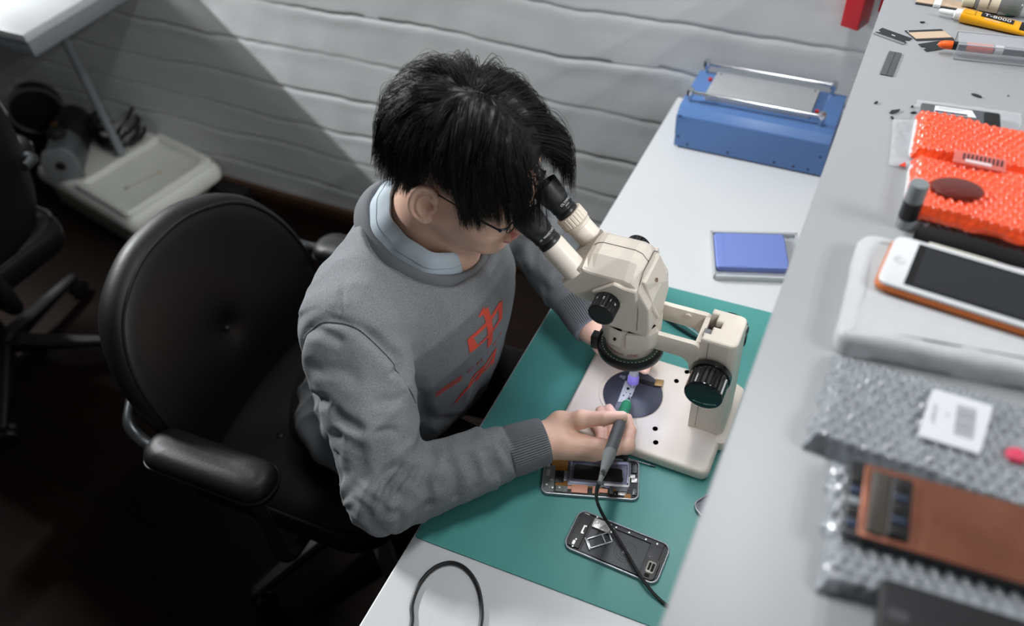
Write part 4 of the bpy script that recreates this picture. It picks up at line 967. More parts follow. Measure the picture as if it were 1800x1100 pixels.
mb = MB(); mb.slab(rrect(0, .17, -.10, 0, .006), 0, .009, .0015, 2); mb.build('box_lid', M('box_black', (18, 18, 20), .5, var=(60, .2)), t)
mb = MB(); mb.slab(rrect(.006, .020, -.03, -.022, .003), .009, .0095); mb.build('faint_mark', M('faint_grey', (60, 60, 62), .5), t)
# ================================================================== office chairs
leather = M('black_leather', (17, 17, 18), 0.46, bump=(160, 0.22, 0.0012), spec=.3)
chair_pl = M('chair_black_plastic', (20, 20, 21), 0.5); tube_m = M('dark_chrome', (92, 94, 96), 0.3, 0.9)
def office_chair(loc, yaw, label, group, base_ang, tilt=12, high=False):
    t = thing('office_chair', label, 'chair', loc, yaw, group)
    # seat cushion
    mb = MB(); n = 44; o = rrect(-.25, .24, -.255, .255, .09, 10); L = []
    for ins, z in ((.03, .385), (.006, .40), (0, .425), (.0, .45), (.010, .472), (.030, .484), (.07, .488), (.11, .484), (.16, .478), (.2, .474)):
        L.append([(x * (1 - ins / .26), y * (1 - ins / .26), z - (.012 * max(0, x / .24) ** 3)) for x, y in o])
    mb.loops(L); st = mb.build('seat', leather, t, auto=math.radians(60))
    mb = MB(); mb.tube([(x * .975, y * .975, .473 - .012 * max(0, x / .24) ** 3) for x, y in o], .004, 6, True); mb.build('piping', leather, st)
    for x, y in ((-.06, -.1), (-.06, .1)):
        mb = MB(); mb.ball((x, y, .478), .009, 8, .5); mb.build('seat_button', leather, st)
    # backrest: curved leather shell with a dimple at the button
    out = spline([(-.252, .13, 0), (-.240, .255, 0), (-.185, .345, 0), (-.09, .39, 0), (0, .40, 0), (.09, .39, 0), (.185, .345, 0), (.240, .255, 0), (.252, .13, 0), (.225, .02, 0), (.15, -.04, 0), (0, -.06, 0), (-.15, -.04, 0), (-.225, .02, 0)], 5, True)
    if high: out = [Vector((p.x * 1.08, (p.y + .06) * 1.30 - .06, 0)) for p in out]
    out = ccw([(p.x, p.y) for p in out]); cy = .15 if not high else .22; tl = math.radians(tilt)
    def bp(a, u, d, dim=True):
        x = -.045 * (1 - (a / .25) ** 2) * (1 if True else 0) + d
        x += .025 * math.exp(-((u - .10) / .13) ** 2)                     # lumbar swell
        if dim:
            r2 = (a ** 2 + (u - cy) ** 2); x -= .016 * math.exp(-r2 / .0009) + .006 * math.exp(-r2 / .006)
        zz = .505 + u * math.cos(tl) + x * math.sin(tl) * 0; xx = -.165 + x * math.cos(tl) - u * math.sin(tl)
        return (xx, a, zz)
    L = []
    for sc, d in ((.55, -.055), (.8, -.052), (.95, -.045), (.99, -.032), (1.0, -.012), (.985, .004), (.955, .012), (.945, .0105), (.925, .016), (.85, .022), (.72, .026), (.55, .028), (.4, .028), (.27, .028), (.17, .028), (.1, .028), (.05, .028), (.02, .028)):
        L.append([bp(a * sc, cy + (u - cy) * sc, d, d > .02) for a, u in out])
    mb = MB(); mb.loops(L); bk = mb.build('backrest', leather, t, auto=math.radians(60))
    mb = MB(); mb.tube([bp(a * .95, cy + (u - cy) * .95, .013, False) for a, u in out], .0035, 6, True); mb.build('piping', leather, bk)
    mb = MB(); mb.ball(bp(0, cy, .030), .0085, 8, .7); mb.build('back_button', leather, bk)
    # armrests with bent tubes
    for s in (-1, 1):
        mb = MB(); y = s * .282; L = []
        o = rrect(-.135, .135, -.042, .042, .038, 7)
        for ins, z in ((.012, .628), (.003, .634), (0, .645), (.0005, .658), (.004, .668), (.011, .675), (.022, .679), (.034, .680)):
            L.append([(x * (1 - ins / .14) - .03, y + yy * (1 - ins / .043), z - .010 * (x / .135) ** 2 * (1 if x < 0 else .6)) for x, yy in o])
        mb.loops(L); ar = mb.build('armrest', leather, t, auto=math.radians(60))
        mb = MB(); mb.tube([(x - .03, y + yy, .650 - .010 * (x / .135) ** 2 * (1 if x < 0 else .6)) for x, yy in o], .0028, 6, True); mb.build('piping', leather, ar)
        mb = MB(); mb.tube(spline([(.06, s * .12, .38), (.06, s * .24, .375), (.065, s * .30, .41), (.06, s * .295, .55), (.03, s * .284, .632), (-.06, s * .284, .635), (-.14, s * .283, .636), (-.19, s * .278, .640), (-.225, s * .262, .655), (-.25, s * .22, .665)], 6), .0125, 10); mb.build('arm_tube', tube_m, t)
    # mechanism, column, star base
    mb = MB(); mb.box(-.12, .10, -.09, .09, .345, .386, .006); mb.build('mechanism', chair_pl, t)
    mb = MB(); mb.tube(spline([(-.1, 0, .36), (-.24, 0, .35), (-.26, 0, .40), (-.255, 0, .52), (-.29, 0, .64)], 6), .02, 10); mb.build('back_bar', chair_pl, t)
    mb = MB(); mb.lathe([(.03, .10), (.03, .20), (.024, .205), (.024, .29), (.017, .295), (.017, .345)], 24); mb.build('gas_column', chair_pl, t)
    mb = MB(); mb.lathe([(.038, .07), (.045, .08), (.042, .12), (.03, .13)], 24); mb.build('hub', chair_pl, t)
    for k in range(5):
        a = math.radians(base_ang + 72 * k) - yaw; dx, dy = math.cos(a), math.sin(a); px_, py_ = -dy, dx; L = []
        for r, w, z0, z1 in ((.03, .026, .075, .118), (.15, .022, .07, .100), (.27, .017, .066, .086), (.315, .015, .064, .080), (.325, .010, .066, .077)):
            L.append([(dx * r + px_ * q * w, dy * r + py_ * q * w, z) for q, z in ((-1, z0), (1, z0), (1, z1 - .006), (.6, z1), (-.6, z1), (-1, z1 - .006))])
        mb = MB(); mb.loops(L, smooth=False); lg = mb.build('base_leg', chair_pl, t)
        mb = MB(); cx, cy_ = dx * .31, dy * .31; ca = a + PI / 2 + .5 * k
        for q in (-1, 1):
            wx, wy = cx + math.cos(ca) * .013 * q, cy_ + math.sin(ca) * .013 * q
            mb.cyl((wx - math.cos(ca) * .009, wy - math.sin(ca) * .009, .0275), (wx + math.cos(ca) * .009, wy + math.sin(ca) * .009, .0275), .0272, n=20, bev=.003)
        mb.cyl((cx, cy_, .03), (cx, cy_, .068), .009, n=10); mb.build('caster', blk, lg)
    return t
CH = Vector((-.875, .725, 0)); CY = math.radians(3)
office_chair(CH, CY, 'black leather office chair with padded armrests under the seated person', 'office chairs', -112, 8)
office_chair((-2.19, .74, 0), math.radians(178), 'tall black office chair cut by the left rim of the photo', 'office chairs', 100, 6, True)

# ================================================================== white instrument case on the floor
casem = M('off_white_case', (226, 227, 218), 0.45, bump=(200, .08, .0006), var=(8, .05))
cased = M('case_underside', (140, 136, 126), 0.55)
A = Vector((-2.148, 1.262)); yw = math.radians(-11)
LW, LD = .60, .40           # width to the left, depth to the wall
t = thing('instrument_case', 'low off white instrument case with a sunken lid on the floor by the wall', 'case', (A.x, A.y, 0), yw)
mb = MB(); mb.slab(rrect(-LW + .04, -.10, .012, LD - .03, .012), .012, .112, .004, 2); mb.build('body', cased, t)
out = rpoly([(-LW, 0), (0, 0), (0, LD), (-LW, LD)], [.02, .045, .06, .02], 6)
mb = MB(); L = []
for ins, z in ((.010, .100), (.002, .106), (0, .115), (.0, .135), (.012, .158), (.018, .162)):
    L.append([(x, y, z) for x, y in inset(out, ins)])
mb.loops(L); lid = mb.build('lid', casem, t)
# raised tray on the right side: rim and sunken floor
def tray_o(i): return rpoly([(-.345 + i, .012 + i), (-.018 - i, .012 + i), (-.018 - i, LD - .015 - i), (-.345 + i, LD - .015 - i)], [.014, .03, .045, .014], 5)
mb = MB(); mb.loops([[(x, y, z) for x, y in tray_o(i)] for i, z in ((0, .160), (.001, .174), (.008, .182), (.026, .182), (.036, .170), (.044, .166))], smooth=True); mb.build('tray', casem, t)
mb = MB(); mb.at((-.16, .17, .1662), math.radians(78)).box(-.045, .05, -.0012, .0012, 0, .0004); mb.build('printed_line', M('olive_print', (120, 116, 92), .6), t)
mb = MB(); mb.at((-.146, .232, .1662), math.radians(78)).box(-.006, .006, -.005, .005, 0, .0006); mb.build('yellow_sticker', M('yellow_sticker', (206, 166, 24), .5), t)
mb = MB(); mb.at((-.172, .112, .1662), math.radians(78)).box(-.008, .008, -.004, .004, 0, .0006); mb.build('dark_sticker', M('dark_sticker', (70, 68, 56), .5), t)
for x, y in ((-.15, .05), (-.5, .05), (-.5, LD - .08), (-.15, LD - .08)):
    mb = MB(); mb.cyl((x, y, 0), (x, y, .0125), .012, n=12); mb.build('rubber_foot', blk_matte, t)
def case_pt(x, y, z): return Matrix.Translation((A.x, A.y, 0)) @ Matrix.Rotation(yw, 4, 'Z') @ Vector((x, y, z))
# small pump standing on the case
p = at(132, 280, .163)
PS = 1.55
t = thing('air_pump', 'small grey and black pump with a square flange on the instrument case', 'pump', (p.x, p.y, .1625), math.radians(-52))
gm = M('cast_metal', (122, 126, 128), .4, .6, bump=(150, .2, .001))
mb = MB(); mb.T = Matrix.Scale(PS, 4); mb.prism(rpoly([(-.035, .006), (.035, .006), (.035, .055), (.02, .078), (-.02, .078), (-.035, .055)], .006, 3), 'x', -.005, .075, .004); mb.build('housing', gm, t)
mb = MB(); mb.T = Matrix.Scale(PS, 4); mb.prism(rpoly([(-.038, .0), (.038, .0), (.038, .06), (.022, .083), (-.022, .083), (-.038, .06)], .006, 3), 'x', .075, .087, .003); fl = mb.build('flange', M('pale_cast', (150, 154, 156), .4, .5), t)
mb = MB(); mb.T = Matrix.Scale(PS, 4); mb.cyl((.086, 0, .042), (.0885, 0, .042), .011, n=20); mb.build('bore', dark_hole, fl)
mb = MB(); mb.T = Matrix.Scale(PS, 4); mb.cyl((-.11, 0, .045), (-.004, 0, .045), .040, n=28, bev=.005); mb.build('motor', blk, t)
mb = MB(); mb.T = Matrix.Scale(PS, 4); mb.box(-.10, -.02, -.03, .03, 0, .02, .003); mb.build('foot', blk, t)
mb = MB(); mb.T = Matrix.Scale(PS, 4); mb.cyl((.02, 0, .076), (.02, 0, .098), .017, n=20, bev=.003); mb.build('cap_knob', blk_matte, t)
mb = MB(); mb.T = Matrix.Scale(PS, 4); mb.cyl((-.02, -.012, .083), (-.02, -.012, .09), .008, n=14); mb.build('brass_fitting', M('brass', (150, 110, 50), .35, .8), t)
# pressure dial behind it
p = at(84, 226, .163)
t = thing('round_gauge', 'round black gauge with a thin bright rim behind the pump', 'gauge', (p.x, p.y, .1625), math.radians(-40))
mb = MB(); mb.T = Matrix.Scale(PS, 4); mb.cyl((-.02, 0, .062), (.02, 0, .062), .060, n=36, bev=.004); mb.build('drum', blk, t)
mb = MB(); mb.T = Matrix.Scale(PS, 4); mb.tube([(.02, .058 * math.cos(k * PI / 18), .062 + .058 * math.sin(k * PI / 18)) for k in range(36)], .003, 6, True); mb.build('rim', gm, t)
mb = MB(); mb.T = Matrix.Scale(PS, 4); mb.box(-.02, .02, -.035, .035, 0, .012, .002); mb.build('stand', blk, t)
# coiled black cable
cc = at(212, 232, .175); pts = []
for k in range(120):
    a = k / 24 * 2 * PI; r_ = .100 + .014 * math.sin(k * .37) ; pts.append((r_ * math.cos(a) * 1.15, r_ * math.sin(a) * .8, .010 + .014 * (k // 24) + .006 * math.sin(a * 1.3 + k * .05) + .006 + .03 * max(0, math.sin(a + .6)) * (k / 120)))
mb = MB(); mb.tube(pts, .007, 8); o = mb.build('coiled_cable', blk, None); o.location = (cc.x, cc.y, .1625); o.rotation_euler.z = math.radians(-30)
tag(o, 'thick black coiled cable heaped beside the pump', 'cable')
p = at(372, 326, 0.0) + Vector((.14, -.03, 0))
mb = MB(); mb.slab(rrect(-.07, .07, -.04, .04, .008), 0, .05, .004, 2); o = mb.build('power_adapter', blk, None); o.location = (p.x, p.y, 0); o.rotation_euler.z = yw + .2
tag(o, 'black power adapter on the floor right of the instrument case', 'adapter')

# cable loop on the bare worktop, hanging from behind the camera
pts = [at(x, y, .7545) for x, y in ((722, 1100), (724, 1060), (738, 1024), (762, 998), (790, 988), (815, 996), (835, 1020), (845, 1055), (844, 1100))]
d0 = pts[0] - pts[1]; d1 = pts[-1] - pts[-2]
pts = [pts[0] + Vector((.05, -.14, 0)), pts[0] + Vector((.01, -.06, 0))] + pts + [pts[-1] + Vector((.005, -.05, 0)), pts[-1] + Vector((.05, -.14, 0))]
mb = MB(); mb.tube([(p.x, p.y, .7532) for p in spline(pts, 8)], .0030, 8)
tag(mb.build('black_cable', M('cable_rubber', (24, 24, 26), .45), None), 'thin black cable looping over the bare white desk at the bottom', 'cable')
# ================================================================== the person
def smin(a, b, k): h = np.clip(.5 + .5 * (b - a) / k, 0, 1); return b * (1 - h) + a * h - k * h * (1 - h)
def smax(a, b, k): return -smin(-a, -b, k)
def cone(p, a, b, ra, rb):
    a = np.array(a, np.float32); b = np.array(b, np.float32); d = b - a
    t = np.clip(((p - a) @ d) / (d @ d), 0, 1); q = p - a - t[..., None] * d
    return np.sqrt((q * q).sum(-1)) - (ra + (rb - ra) * t)
def ell(p, c, r, rot=None):
    q = p - np.array(c, np.float32)
    if rot is not None: q = q @ np.array(rot, np.float32)      # columns = local axes
    r = np.array(r, np.float32); k0 = np.sqrt(((q / r) ** 2).sum(-1)); k1 = np.sqrt(((q / (r * r)) ** 2).sum(-1)) + 1e-9
    return k0 * (k0 - 1) / k1
def sdf_mesh(f, lo, hi, h):
    """surface nets: one smooth closed surface of f < 0"""
    lo = np.array(lo, float); n = np.ceil((np.array(hi) - lo) / h).astype(int) + 1
    ax_ = [lo[i] + h * np.arange(n[i]) for i in range(3)]
    V = np.empty(tuple(n), np.float32); st = 24
    for i in range(0, n[0], st):
        g = np.stack(np.meshgrid(ax_[0][i:i + st], ax_[1], ax_[2], indexing='ij'), -1).astype(np.float32); V[i:i + st] = f(g)
    ins = V < 0; c = [ins[dx:n[0] - 1 + dx, dy:n[1] - 1 + dy, dz:n[2] - 1 + dz] for dx in (0, 1) for dy in (0, 1) for dz in (0, 1)]
    cnt = sum(x.astype(np.int8) for x in c); mix = (cnt > 0) & (cnt < 8); idx = np.argwhere(mix); num = -np.ones(mix.shape, np.int64); num[mix] = np.arange(len(idx))
    acc = np.zeros((len(idx), 3)); w = np.zeros(len(idx)); cor = [(dx, dy, dz) for dx in (0, 1) for dy in (0, 1) for dz in (0, 1)]
    vals = {q: V[idx[:, 0] + q[0], idx[:, 1] + q[1], idx[:, 2] + q[2]].astype(float) for q in cor}
    for a in cor:
        for k in range(3):
            if a[k] == 0:
                b = list(a); b[k] = 1; b = tuple(b); va, vb = vals[a], vals[b]; s = (va < 0) != (vb < 0)
                t = np.where(s, va / np.where(np.abs(va - vb) < 1e-12, 1, va - vb), 0); pt = np.array(a, float)[None] + np.eye(3)[k][None] * t[:, None]
                acc[s] += pt[s]; w[s] += 1
    P = lo + h * (idx + acc / w[:, None]); faces = []
    for k in range(3):
        u, v = [(1, 2), (2, 0), (0, 1)][k]
        sl0 = [slice(None)] * 3; sl1 = [slice(None)] * 3; sl0[k] = slice(0, -1); sl1[k] = slice(1, None)
        A, B = ins[tuple(sl0)], ins[tuple(sl1)]; e = np.argwhere(A != B)
        e = e[(e[:, u] > 0) & (e[:, v] > 0) & (e[:, u] < n[u] - 1) & (e[:, v] < n[v] - 1)]
        def cell(du, dv): q = e.copy(); q[:, u] -= du; q[:, v] -= dv; return num[q[:, 0], q[:, 1], q[:, 2]]
        F = np.stack([cell(1, 1), cell(0, 1), cell(0, 0), cell(1, 0)], 1); fl = A[e[:, 0], e[:, 1], e[:, 2]]
        F[~fl] = F[~fl][:, ::-1]; faces.append(F)
    return P, np.concatenate(faces)
def np_mesh(name, P, F, mats, parent, off, mi=None, smooth=True):
    me = bpy.data.meshes.new(name); P = np.asarray(P, np.float64) - np.array(off)
    me.vertices.add(len(P)); me.vertices.foreach_set('co', P.ravel())
    F = np.asarray(F); k = F.shape[1]; me.loops.add(F.size); me.loops.foreach_set('vertex_index', F.ravel().astype(np.int32))
    me.polygons.add(len(F)); me.polygons.foreach_set('loop_start', (np.arange(len(F)) * k).astype(np.int32)); me.polygons.foreach_set('loop_total', np.full(len(F), k, np.int32))
    ms = mats if isinstance(mats, (list, tuple)) else [mats]
    for m_ in ms: me.materials.append(m_)
    if mi is not None: me.polygons.foreach_set('material_index', np.asarray(mi, np.int32))
    me.polygons.foreach_set('use_smooth', np.full(len(F), smooth)); me.update(calc_edges=True); me.validate()
    o = bpy.data.objects.new(name, me); COL.objects.link(o); o.parent = parent; return o
def vnormals(P, F):
    nf = np.cross(P[F[:, 2]] - P[F[:, 0]], P[F[:, 3]] - P[F[:, 1]]); N = np.zeros_like(P)
    for k in range(4): np.add.at(N, F[:, k], nf)
    return N / (np.linalg.norm(N, axis=1, keepdims=True) + 1e-12)
def pn(P, fx, fy, fz, seed):      # noise for many points
    return np.array([mnoise.noise(Vector((x * fx + seed, y * fy - seed * .7, z * fz + seed * 1.7))) for x, y, z in P])

PL = Vector((-.78, .75, 0.0))
person = thing('person', 'person in a grey sweatshirt bending over the microscope, holding a soldering iron', 'person', PL)
skin = M('skin', (226, 184, 162), .5, var=(45, .05), bump=(420, .12, .0005), sss=.15)
lip = M('lip', (204, 140, 128), .45); nail = M('fingernail', (228, 184, 168), .3, coat=.3)
PITCH = math.radians(24)
HF = np.array([math.cos(PITCH), 0, -math.sin(PITCH)]); HU = np.array([math.sin(PITCH), 0, math.cos(PITCH)]); HL = np.array([0., 1., 0.])
EYE = np.array([-.406, .771, 1.133]); HC = EYE - .085 * HF
HM = np.stack([HF, HL, HU], 1)                     # columns: forward, left, up
def h2w(p): return HC + np.asarray(p, float) @ HM.T
NB = np.array([-.585, .772, 1.030])               # neck base
def head_f(g):
    p = (g - HC.astype(np.float32)) @ HM.astype(np.float32)
    d = ell(p, (-.010, 0, .034), (.098, .077, .086))
    d = smin(d, ell(p, (.028, 0, -.028), (.060, .061, .082)), .03)
    for s in (-1, 1):
        d = smin(d, cone(p, (-.004, s * .050, -.050), (.062, s * .018, -.092), .020, .018), .035)
        d = smin(d, ell(p, (.052, s * .040, -.030), (.028, .024, .030)), .035)
        d = smin(d, cone(p, (.084, s * .012, .018), (.070, s * .046, .016), .008, .008), .014)
    d = smin(d, ell(p, (.070, 0, -.098), (.018, .020, .016)), .02)
    for s in (-1, 1): d = smax(d, -ell(p, (.101, s * .032, -.002), (.016, .018, .012)), .012)
    d = smin(d, cone(p, (.090, 0, .004), (.113, 0, -.036), .0065, .0095), .010)
    for s in (-1, 1):
        d = smin(d, ell(p, (.100, s * .012, -.040), (.011, .0075, .0075)), .006)
        d = smin(d, ell(p, (.0765, s * .032, -.002), (.0125, .0145, .0115)), .004)
        d = smax(d, -ell(p, (.106, s * .0075, -.0465), (.005, .0035, .003)), .002)
    d = smin(d, ell(p, (.092, 0, -.0625), (.011, .024, .0055)), .005)
    d = smin(d, ell(p, (.0895, 0, -.0715), (.011, .020, .0065)), .005)
    d = smax(d, -ell(p, (.105, 0, -.0670), (.008, .024, .0010)), .0025)
    a = h2w((-.022, 0, -.045)); d2 = cone(g, a, NB, .056, .060); d2 = smin(d2, cone(g, h2w((.025, 0, -.085)), NB + np.array([.05, 0, -.03]), .030, .045), .03)
    return smin(d, d2, .02)
hp_, hf_ = sdf_mesh(head_f, (-.70, .66, .97), (-.355, .885, 1.32), .0027)
hp_ = np.asarray(hp_)
hl = (hp_ - HC) @ HM
lipv = (np.abs(hl[:, 1]) < .0225) & (hl[:, 0] > .088) & (((hl[:, 2] + .0667) / .0105) ** 2 + (hl[:, 1] / .0235) ** 2 < 1)
lmi = (lipv[hf_].sum(1) >= 3).astype(int)
# ears
def ear_f(s):
    o = np.array([-.027, s * .0750, -.014]); eu = np.array([-.22, s * .10, .97]); eu /= np.linalg.norm(eu)
    ef = np.array([.86, -s * .50, .2]); ef -= eu * (ef @ eu); ef /= np.linalg.norm(ef); ec = np.cross(ef, eu)
    if ec[1] * s < 0: ec = -ec
    EM = np.stack([ef, eu, ec], 1).astype(np.float32)
    def f(g):
        p = ((g - HC.astype(np.float32)) @ HM.astype(np.float32) - o.astype(np.float32) - (.0115 * ec).astype(np.float32)) @ EM / 1.08
        A, B, Cc = p[..., 0], p[..., 1], p[..., 2]
        d = ell(p, (0, 0, -.001), (.0165, .0285, .0042))
        # helix
        ang = np.arctan2(B / .029, A / .0165); rx = np.stack([A - .0165 * np.cos(ang), B - .029 * np.sin(ang), Cc - .0025], -1)
        ring = np.sqrt((rx ** 2).sum(-1)) - (.0036 + .0008 * np.sin(ang)); ring = np.where((ang < .25) & (ang > -1.5), .02, ring)
        d = smin(d, ring, .003)
        a2 = np.arctan2((B + .003) / .018, (A - .001) / .0095); rx = np.stack([A - .001 - .0095 * np.cos(a2), B + .003 - .018 * np.sin(a2), Cc - .0025], -1)
        r2 = np.sqrt((rx ** 2).sum(-1)) - .0026; r2 = np.where((np.abs(a2) < 1.0), .02, r2); d = smin(d, r2, .003)
        d = smin(d, ell(p, (.001, -.0275, .0015), (.0095, .0095, .0045)), .004)
        d = smax(d, -ell(p, (.004, -.004, .0055), (.0085, .0125, .0065)), .003)
        d = smin(d, ell(p, (.0135, -.006, .0035), (.004, .006, .0035)), .003)
        d = smin(d, cone(p, (.010, .008, -.002), (.008, -.016, -.009), .009, .010), .004)
        d = smax(d, -ell(p, (.0045, -.003, .0060), (.0072, .0115, .0110)), .002)
        return d * 1.08
    c = h2w(o); return f, c
parts_P, parts_F, parts_m = [hp_], [hf_], [lmi]
for s in (-1, 1):
    f, c = ear_f(s); a, b = sdf_mesh(f, c - .042, c + .042, .0013); parts_P.append(a); parts_F.append(b); parts_m.append(np.zeros(len(b), int))

# ---- hands: joints are given where the photograph shows them, at their heights
def J(x, y, z): return np.array(at(x, y, z))
R_W = J(948, 777, .803)
R_J = {
 'thumb': ([J(985, 745, .815), J(1022, 737, .832), J(1061, 735, .838), J(1094, 732, .838)], [.0160, .0132, .0108, .0084]),
 'index': ([J(1044, 790, .812), J(1101, 784, .804), J(1107, 757, .808), J(1102, 735, .818)], [.0160, .0112, .0096, .0080]),
 'middle': ([J(1032, 786, .802), J(1093, 783, .793), J(1090, 748, .790), J(1070, 719, .794)], [.0140, .0106, .0092, .0080]),
 'ring': ([J(1020, 782, .796), J(1078, 785, .789), J(1076, 752, .788), J(1055, 722, .791)], [.0130, .0102, .0088, .0076]),
 'little': ([J(1008, 780, .792), J(1056, 786, .788), J(1056, 760, .787), J(1042, 740, .788)], [.0118, .0092, .0080, .0066])}
L_W = J(1043, 574, .826)
L_J = {
 'thumb': ([J(1062, 604, .826), J(1086, 622, .832), J(1108, 634, .832), J(1124, 644, .826)], [.0140, .0122, .0104, .0080]),
 'index': ([J(1092, 594, .836), J(1126, 612, .840), J(1138, 630, .834), J(1134, 650, .824)], [.0122, .0104, .0090, .0074]),
 'middle': ([J(1092, 588, .822), J(1132, 604, .822), J(1148, 622, .816), J(1140, 640, .810)], [.0122, .0102, .0090, .0074]),
 'ring': ([J(1086, 584, .810), J(1128, 598, .808), J(1142, 616, .802), J(1132, 634, .799)], [.0118, .0098, .0086, .0070]),
 'little': ([J(1078, 584, .800), J(1114, 598, .797), J(1126, 612, .793), J(1118, 626, .792)], [.0108, .0088, .0078, .0064])}
def hand_f(W, Jn, fore):
    def f(g):
        # palm: fans from the wrist to the knuckles
        d = cone(g, W, W + fore * .05, .027, .028)
        ks = ['index', 'middle', 'ring', 'little']
        for k in ks: d = smin(d, cone(g, W, Jn[k][0][0], .0215, Jn[k][1][0] * 1.1), .012)
        for a_, b_ in zip(ks[:-1], ks[1:]): d = smin(d, cone(g, Jn[a_][0][0] * .97 + W * .03, Jn[b_][0][0] * .97 + W * .03, .011, .011), .010)
        mid = (Jn['index'][0][0] + W) / 2; d = smin(d, cone(g, W, Jn['thumb'][0][0], .021, .0185), .012)
        d = smin(d, cone(g, Jn['thumb'][0][0], mid, .0165, .015), .012)
        for k, (j, r) in Jn.items():
            e = cone(g, j[0], j[1], r[0], r[1])
            for i in (1, 2): e = smin(e, cone(g, j[i], j[i + 1], r[i], r[i + 1]), .003)
            # knuckle swell
            e = smin(e, np.sqrt(((g - j[1].astype(np.float32)) ** 2).sum(-1)) - r[1] * 1.08, .004)
            d = smin(d, e, .0045 if k != 'thumb' else .007)
        return d
    return f
ELB_R = np.array([-.498, .452, .806]); ELB_L = np.array([-.52, 1.00, .865])
for W, Jn, EL in ((R_W, R_J, ELB_R), (L_W, L_J, ELB_L)):
    fore = (EL - W) / np.linalg.norm(EL - W); allp = np.array([q for j, r in Jn.values() for q in j] + [W, W + fore * .05])
    a, b = sdf_mesh(hand_f(W, Jn, fore), allp.min(0) - .034, allp.max(0) + .034, .0019)
    parts_P.append(a); parts_F.append(b); parts_m.append(np.zeros(len(b), int))
# inner body that joins head, arms and hands under the clothes
SH_R = np.array([-.600, .590, .985]); SH_L = np.array([-.590, .955, .985])
def core_f(g):
    d = cone(g, NB, (-.62, .770, .93), .05, .10); d = smin(d, cone(g, (-.62, .770, .90), (-.76, .75, .60), .105, .12), .05)
    for sh, el, wr in ((SH_R, ELB_R, R_W), (SH_L, ELB_L, L_W)):
        d = smin(d, cone(g, NB + np.array([-.02, 0, -.05]), sh, .05, .045), .04); d = smin(d, cone(g, sh, el, .045, .036), .02); d = smin(d, cone(g, el, wr, .036, .024), .01)
    return d
a, b = sdf_mesh(core_f, (-.93, .38, .45), (-.27, 1.08, 1.12), .009); parts_P.append(a); parts_F.append(b); parts_m.append(np.zeros(len(b), int))
o = 0; FF = []
for p_, f_ in zip(parts_P, parts_F): FF.append(f_ + o); o += len(p_)
body = np_mesh('body', np.concatenate(parts_P), np.concatenate(FF), [skin, lip], person, PL, np.concatenate(parts_m))
body['label'] = 'bare face, neck and hands'
# nails
def nail_on(Jn, k, up):
    j, r = Jn[k]; t_ = (j[3] - j[2]); t_ /= np.linalg.norm(t_); u = np.array(up, float); u -= t_ * (u @ t_); u /= np.linalg.norm(u); sd = np.cross(t_, u); c = j[3] + t_ * .0005; L = []
    mb = MB(); rr_ = r[3] * 1.02
    for q in range(8):
        x = -.008 + .0125 * q / 7; wq = .62 * (1 - (.35 * ((q - 5) / 2) ** 2 if q > 5 else 0)); L.append([tuple(c + t_ * x + rr_ * (math.sin(a_) * wq * 1.5 * sd + math.cos(a_ * .9) * (1.0 if True else 0) * u) * (1 - .10 * max(0, q - 5) / 2)) for a_ in np.linspace(-.62, .62, 7)])
    vs = [p for l in L for p in l]; mb.add(vs, [(i * 7 + k2, i * 7 + k2 + 1, (i + 1) * 7 + k2 + 1, (i + 1) * 7 + k2) for i in range(7) for k2 in range(6)], True)
    return mb.build('fingernail', nail, body, PL)
nail_on(R_J, 'thumb', (0, -.25, 1)); nail_on(R_J, 'index', (.8, .3, .5)); nail_on(R_J, 'middle', (0, .6, .6)); nail_on(R_J, 'ring', (0, .6, .6)); nail_on(L_J, 'index', (.6, -.2, .7)); nail_on(L_J, 'thumb', (-.2, -.5, 1))
# eyes behind the eyepieces
for s in (-1, 1):
    c = h2w((.0775, s * .032, -.002)); mb = MB(); mb.ball(tuple(c), .0122, 12); mb.build('eyeball', M('eye_white', (226, 222, 216), .2), body, PL)
    q = h2w((.0885, s * .032, -.004)); mb = MB(); mb.ball(tuple(q), .0032, 8); mb.build('iris', M('dark_iris', (28, 18, 14), .2), body, PL)
    mb = MB(); mb.tube([tuple(h2w((.090 - .16 * abs(y_) ** 1 * .35, s * (.032 + y_), .019 + .004 * (1 - (y_ / .02) ** 2)))) for y_ in np.linspace(-.018, .022, 8)], [.0012, .0024, .0028, .003, .003, .0026, .002, .001], 6); mb.build('eyebrow', M('brow_hair', (24, 20, 18), .7), body, PL)

# ---- sweatshirt
fleece = M('grey_fleece', (104, 108, 112), .92, sheen=.05)
def heather(mt, c0, c1):
    nt = mt.node_tree; b = nt.nodes['Principled BSDF']; tc = nt.nodes.new('ShaderNodeTexCoord'); n = nt.nodes.new('ShaderNodeTexNoise'); n.inputs['Scale'].default_value = 1000; n.inputs['Detail'].default_value = 3; n.inputs['Roughness'].default_value = .7
    nt.links.new(tc.outputs['Object'], n.inputs['Vector']); r = nt.nodes.new('ShaderNodeValToRGB'); r.color_ramp.elements[0].position = .32; r.color_ramp.elements[1].position = .68
    r.color_ramp.elements[0].color = (*lin(c0), 1); r.color_ramp.elements[1].color = (*lin(c1), 1); nt.links.new(n.outputs['Fac'], r.inputs[0]); nt.links.new(r.outputs[0], b.inputs['Base Color'])
    bp = nt.nodes.new('ShaderNodeBump'); bp.inputs['Strength'].default_value = .25; bp.inputs['Distance'].default_value = .00015; nt.links.new(n.outputs['Fac'], bp.inputs['Height']); nt.links.new(bp.outputs[0], b.inputs['Normal'])
heather(fleece, (82, 85, 88), (148, 151, 154))
NECK_C = np.array([-.574, .772, 1.030]); NECK_D = np.array([.88, 0, -.47])     # neckline centre, its front direction
NECK_N = np.array([.47, 0, .88])
